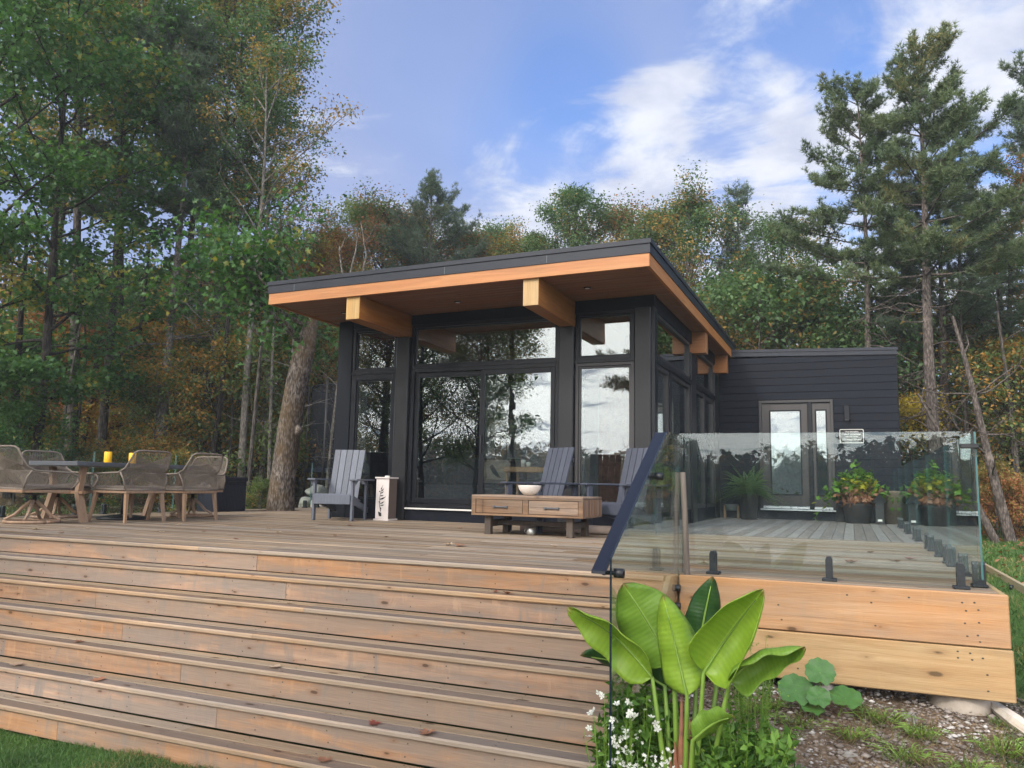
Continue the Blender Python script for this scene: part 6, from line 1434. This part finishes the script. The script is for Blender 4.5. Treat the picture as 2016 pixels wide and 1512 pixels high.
clump('alyssum', 'mound of tiny white flowers at the foot of the paradise plant', 'flower', -1.02, 4.22, 300, .18, .12, .38, .02, .007, M['bush'], 40, M['petal'], 240, seed=6, flower_size=.010)
clump('purple_plant', 'dark purple leaves at the bottom of the bed below the white mound', 'plant', -.98, 4.06, 120, .16, .08, .12, .07, .05, M['purple'], 20, seed=7, up=.2)
clump('purple_plant', 'dark purple leaves under the dense fresh green bush', 'plant', -.72, 4.14, 80, .12, .08, .12, .07, .05, M['purple'], 14, seed=8, up=.2)
clump('alyssum', 'small white flower patch among black petunias on the gravel', 'flower', -.26, 4.75, 140, .10, .08, .14, .02, .008, M['bush'], 26, M['petal'], 120, seed=9, flower_size=.010)
clump('petunia', 'black petunias in the gravel bed at the bottom edge', 'flower', -.20, 4.52, 120, .20, .07, .13, .05, .03, M['bush'], 14, M['cutout'], 34, seed=10, flower_size=.034)
clump('petunia', 'peach and yellow petunias behind the black ones', 'flower', -.18, 4.86, 100, .12, .06, .13, .045, .02, M['lime'], 12, M['deadleaf_pale'], 12, seed=11, flower_size=.028)
for k, (x, y, s_) in enumerate(((-.50, 5.35, .5), (.25, 5.35, .7), (.05, 5.0, .6), (-.35, 5.55, .6), (.55, 5.3, .6), (-.62, 5.7, .7), (.1, 5.75, .7), (.45, 4.95, .5), (.75, 5.55, .7), (-.05, 5.5, .5), (.35, 5.62, .5), (-.45, 4.95, .6))):
    clump('dry_weed', ['low dry weed tuft in front of the tall airy weed', 'straw coloured weed tuft in the middle of the gravel', 'small weed tuft behind the petunias', 'weed tuft left of the round leaves', 'dry weed tuft towards the right edge of the gravel', 'green-brown weed under the pine plank, far left', 'weed tuft between round leaves and split stone', 'sparse weed tuft at the lower right of the gravel', 'weed tuft right of the concrete pier', 'thin weed tuft in front of the split stone', 'weed tuft at the foot of the concrete pier', 'weed tuft right of the dense fresh green bush'][k], 'weed', x, y, int(420 * s_), .34 * s_, .26 * s_, .07 * s_ + .02, .075, .005, M['drygrass'], 44, seed=20 + k, up=.15, group='weeds in the gravel bed')
# round-leaved coltsfoot under the plank
t = thing('coltsfoot', 'low plant with five round scalloped green leaves under the honey plank', 'plant', (-.27, 5.72, -.86))
for (x, y, z, r_, tx) in ((-.225, 5.70, -.525, .095, .9), (-.375, 5.66, -.645, .115, .75), (-.235, 5.62, -.665, .075, .8), (-.075, 5.70, -.665, .10, .5), (-.27, 5.60, -.735, .07, .3)):
    c = Vector((x, y, z)); n = Vector((.1, -math.sin(tx), math.cos(tx))).normalized(); u = n.cross(Vector((1, 0, 0))).normalized(); v = n.cross(u); vs = [c - u * 0 - n * .012]; K = 40
    for k in range(K):
        a = 2 * PI * k / K; rr = r_ * (1 + .05 * math.sin(a * 11) - .30 * math.exp(-((a - PI) / .22) ** 2)); vs.append(c + u * math.cos(a) * rr + v * math.sin(a) * rr + n * .006 * math.sin(a * 5))
    lf = part('leaf', MB().add(vs, [(0, 1 + k, 1 + (k + 1) % K) for k in range(K)]), M['coltleaf'], t, True)
    part('stalk', MB().tube([c - n * .012, (x * .6 - .27 * .4, y + .03, -.86)], .004, 5), M['stalk'], t)
# gravel
g = np.random.default_rng(55); L = Leaves(); N = 17000
ico = np.array([[0, 0, 1], [.9, 0, .3], [.28, .85, .3], [-.72, .53, .3], [-.72, -.53, .3], [.28, -.85, .3], [0, 0, -.6]]); tri_ = [(0, 1, 2), (0, 2, 3), (0, 3, 4), (0, 4, 5), (0, 5, 1), (6, 2, 1), (6, 3, 2), (6, 4, 3), (6, 5, 4), (6, 1, 5)]
X = g.uniform(-1.25, 1.5, N); Yv = 4.0 + g.uniform(0, 1, N) ** 1.1 * 2.6; keep = (X < .95 + (Yv - 4.5) * .25)
X, Yv = X[keep], Yv[keep]; N = len(X); dn = np.sin(X * 5 + 1) * np.sin(Yv * 4) + g.uniform(-.9, .9, N); k_ = dn > -.55; X, Yv = X[k_], Yv[k_]; N = len(X)
S_ = .005 + g.uniform(0, 1, N) ** 6 * .026; a = g.uniform(0, 6.28, N); ca, sa = np.cos(a), np.sin(a); sc_ = np.stack([S_ * g.uniform(.8, 1.5, N), S_ * g.uniform(.7, 1.1, N), S_ * g.uniform(.4, .8, N)], 1)
V = ico[None] * sc_[:, None] * g.uniform(.75, 1.2, (N, 7, 1)); Vx = V[..., 0] * ca[:, None] - V[..., 1] * sa[:, None]; Vy = V[..., 0] * sa[:, None] + V[..., 1] * ca[:, None]
V = np.stack([Vx + X[:, None], Vy + Yv[:, None], V[..., 2] + bumpy(X, Yv)[:, None] + S_[:, None] * .2], -1); L.add(V, tri_)
tag(link('gravel', L.mesh('gravel', M['gravelstone'])), 'loose pale gravel covering the bed below the deck', 'gravel', None, 'stuff')
L2 = Leaves(); n = 2600; X = g.uniform(-1.2, 1.5, n); Y = g.uniform(4.1, 6.6, n); P = np.stack([X, Y, bumpy(X, Y) + .012], 1); leafset(L2, P, .026, .014, g, 1.2, .6); n = 2400; X = g.uniform(-1.2, 1.5, n); Y = g.uniform(4.1, 6.4, n)
a = g.uniform(0, 6.28, n); P = np.stack([X, Y, bumpy(X, Y) + g.uniform(.004, .03, n)], 1); d = np.stack([np.cos(a), np.sin(a), g.normal(.1, .3, n)], 1) * g.uniform(.03, .09, (n, 1)); sd = np.stack([-np.sin(a), np.cos(a), np.zeros(n)], 1) * .0012; L2.add(np.stack([P - sd, P + sd, P + d], 1), [(0, 1, 2)])
tag(link('bed_litter', L2.mesh('bed_litter', M['drylitter'])), 'dead leaf bits and straw strewn over the gravel bed', 'leaf litter', None, 'stuff')
# lawn blades
L = Leaves()
def blades(n, xr, yr, h, w_, cond=None):
    X, Y = g.uniform(*xr, n), g.uniform(*yr, n)
    if cond is not None: k = cond(X, Y); X, Y = X[k], Y[k]
    n = len(X); Z = bumpy(X, Y); P = np.stack([X, Y, Z], 1); hh = h * g.uniform(.5, 1.3, (n, 1)); d = unit(np.stack([g.normal(0, .55, n), g.normal(0, .55, n), np.ones(n)], 1)); a = g.uniform(0, 6.28, n); s = np.stack([np.cos(a), np.sin(a), np.zeros(n)], 1) * w_
    b = g.normal(0, .45, (n, 3)) * hh; b[:, 2] = -np.abs(b[:, 2]) * .6; V = np.stack([P - s, P + s, P + d * hh * .6 + s * .7, P + d * hh * .6 - s * .7, P + d * hh + b], 1); L.add(V, [(0, 1, 2, 3), (3, 2, 4)])
blades(52000, (-8.5, -2.4), (3.2, 4.32), .055, .0022, lambda X, Y: (Y > 3.0) & (X + Y * 1.5 < 4.5))
blades(30000, (.95, 6.5), (5.0, 13.0), .07, .004, lambda X, Y: (X > 1.0 + (Y < 6.4) * .1) & (X < .9 + Y * .33) & ((X < 1.70) | (X > 1.78)))
blades(22000, (1.8, 9), (13.0, 27.0), .10, .009, lambda X, Y: X < .9 + Y * .30)
blades(16000, (-19, -12.2), (8.0, 22.0), .10, .010)
blades(4000, (.0, 1.3), (5.3, 6.0), .05, .003, lambda X, Y: X > .75)
tag(link('grass', L.mesh('grass', M['grassblade'])), 'short green lawn grass round the deck', 'grass', None, 'stuff')
# leaf litter lying on lawns and wood edge
L = Leaves(); n = 5200; X = np.concatenate([g.uniform(-24, -12.2, n // 2), g.uniform(1.2, 10, n // 2)]); Y = np.concatenate([g.uniform(8, 24, n // 2), g.uniform(9, 30, n // 2)]); k = g.uniform(0, 1, n) < np.clip((Y - 8) / 18, .08, 1) * .9; X, Y = X[k], Y[k]
P = np.stack([X, Y, bumpy(X, Y) + .04], 1); leafset(L, P, .11, .09, g, 1.5, .45); tag(link('leaf_litter', L.mesh('leaf_litter', M['deadleaf'])), 'brown leaf litter scattered at the wood edge', 'leaf litter', None, 'stuff')

# ------------------------------------------------------------------ fallen leaves, one by one
def fallen(seed):
    g = np.random.default_rng(seed); L = Leaves(); pts = [(0, 0), (.14, .10), (.10, .42), (.30, .26), (.42, .58), (.55, .24), (.78, .34), (1, 0), (.76, -.30), (.55, -.22), (.44, -.55), (.30, -.26), (.08, -.40), (.14, -.10)]
    cv = g.uniform(.25, .6); V = np.array([[((a - .5) + g.normal(0, .02), b + g.normal(0, .02), .04 + cv * (b * b) * .9 + cv * .5 * (a - .5) ** 2 + g.uniform(0, .06)) for a, b in pts] + [(.0, 0, .03)]]); K = len(pts)
    L.add(V, [(K, i, i + 1) for i in range(K - 1)]); st = np.array([[(-.5, -.01, .03), (-.5, .01, .03), (-.95, .02, .12)]]); L.add(st, [(0, 1, 2)]); return L.mesh('fallen_leaf', M['deadleaf'])
FL = [fallen(k) for k in range(5)]
spots = [(-8.99, 6.58, 0, .13, 'pale', 'curled leaf on the deck edge at the far left, below the swivel chair'), (-8.75, 7.07, 0, .09, 'pale', 'pale leaf on the deck below the nearer woven chair'), (-8.57, 8.34, 0, .12, 'pale', 'pale upright leaf just right of the woven chairs'), (-7.31, 7.52, 0, .08, 'brown', 'small leaf on the deck in front of the storage box'),
 (-7.07, 8.43, 0, .09, 'pale', 'leaf on the deck in front of the leaning tree'), (-6.52, 7.94, 0, .09, 'pale', 'light leaf between the leaning tree and the top step'), (-5.66, 7.93, 0, .10, 'brown', 'leaf on the deck in front of the grey chair by the lantern'), (-6.14, 6.8, 0, .07, 'red', 'small red leaf near the top step, left of centre'),
 (-3.74, 7.41, 0, .17, 'brown', 'large brown leaf in the wet streak in front of the coffee table'), (-3.90, 7.46, 0, .12, 'pale', 'pale leaf touching the large brown leaf in front of the coffee table'), (-2.95, 8.09, 0, .10, 'pale', 'pale leaf below the right end of the coffee table'), (-6.78, 9.86, 0, .12, 'brown', 'leaf at the foot of the whitewashed lantern'),
 (-5.19, 10.27, 0, .10, 'brown', 'leaf in front of the sliding door sill'), (-1.19, 7.02, 0, .13, 'pale', 'pale leaf behind the stair glass'), (-.02, 7.9, 0, .17, 'brown', 'biggest brown leaf behind the glass guard'), (.50, 8.62, 0, .15, 'red', 'red leaf standing up behind the glass guard, rightmost'), (.36, 8.33, 0, .13, 'brown', 'flat brown leaf left of the red one behind the glass'),
 (.16, 9.33, 0, .12, 'red', 'dark red leaf farther back behind the glass guard'), (-.72, 10.89, 0, .10, 'pale', 'yellowish leaf on the deck in front of the entry door'), (-7.6, 7.15, 0, .07, 'pale', 'tiny pale leaf left of the leaf before the storage box'), (-8.26, 6.34, 0, .07, 'brown', 'small brown leaf on the top board at the left'), (-5.06, 8.09, 0, .08, 'brown', 'small brown leaf midway between lantern and steps'),
 (-6.45, 4.66, -.93, .12, 'pale', 'leaf on the sixth tread at the far left'), (-5.45, 4.62, -.93, .12, 'brown', 'lobed leaf on the sixth tread, left part'), (-6.05, 4.90, -.744, .09, 'brown', 'leaf on the fifth tread at the left'), (-7.24, 5.42, -.372, .09, 'pale', 'leaf on the third tread at the left'), (-3.13, 4.38, -1.116, .10, 'brown', 'leaf on the lowest tread near the watermark-free middle'),
 (-2.93, 4.63, -.93, .10, 'red', 'reddish leaf on the wet board of the sixth tread'), (-2.52, 4.60, -.93, .13, 'brown', 'brown leaf right of the reddish one on the sixth tread'), (-2.44, 5.67, -.186, .10, 'brown', 'leaf on the first tread near the handrail'), (-2.56, 5.72, -.186, .07, 'red', 'small red leaf on the first tread near the handrail'), (-4.0, 4.93, -.744, .10, 'pale', 'pale leaf on the fifth tread, middle'), (-4.34, 5.47, -.372, .08, 'pale', 'pale leaf on the third tread, middle')]
for k, (x, y, z, s_, c_, lab) in enumerate(spots):
    o = link('fallen_leaf', FL[k % 5]); o.location = (x, y, z + .002); o.scale = (s_, s_, s_ * rnd.uniform(.6, 1.2)); o.rotation_euler = (rnd.uniform(-.08, .08), rnd.uniform(-.08, .08), rnd.uniform(0, 6.28)); slotmat(o, M[{'pale': 'deadleaf_pale', 'brown': 'deadleaf', 'red': 'deadleaf_red'}[c_]])
    tag(o, lab.replace('near the watermark-free middle', 'towards the right'), 'leaf', 'fallen leaves on deck and steps')


# ------------------------------------------------------------------ thin haze volume added to lift shadows, standing in for lens veil
hz = bpy.data.materials.new('added_haze'); hz.use_nodes = True; hn = hz.node_tree; hn.nodes.clear(); ho = hn.nodes.new('ShaderNodeOutputMaterial'); hv = hn.nodes.new('ShaderNodeVolumePrincipled')
hv.inputs['Color'].default_value = (.90, .94, 1, 1); hv.inputs['Density'].default_value = 0.0011; hn.links.new(hv.outputs[0], ho.inputs['Volume'])
o = part('haze', MB().box(-262, 262, -262, 322, -8, 19), hz, None); tag(o, 'thin bluish haze added to lift the shadows among the trees', 'haze', None, 'stuff')
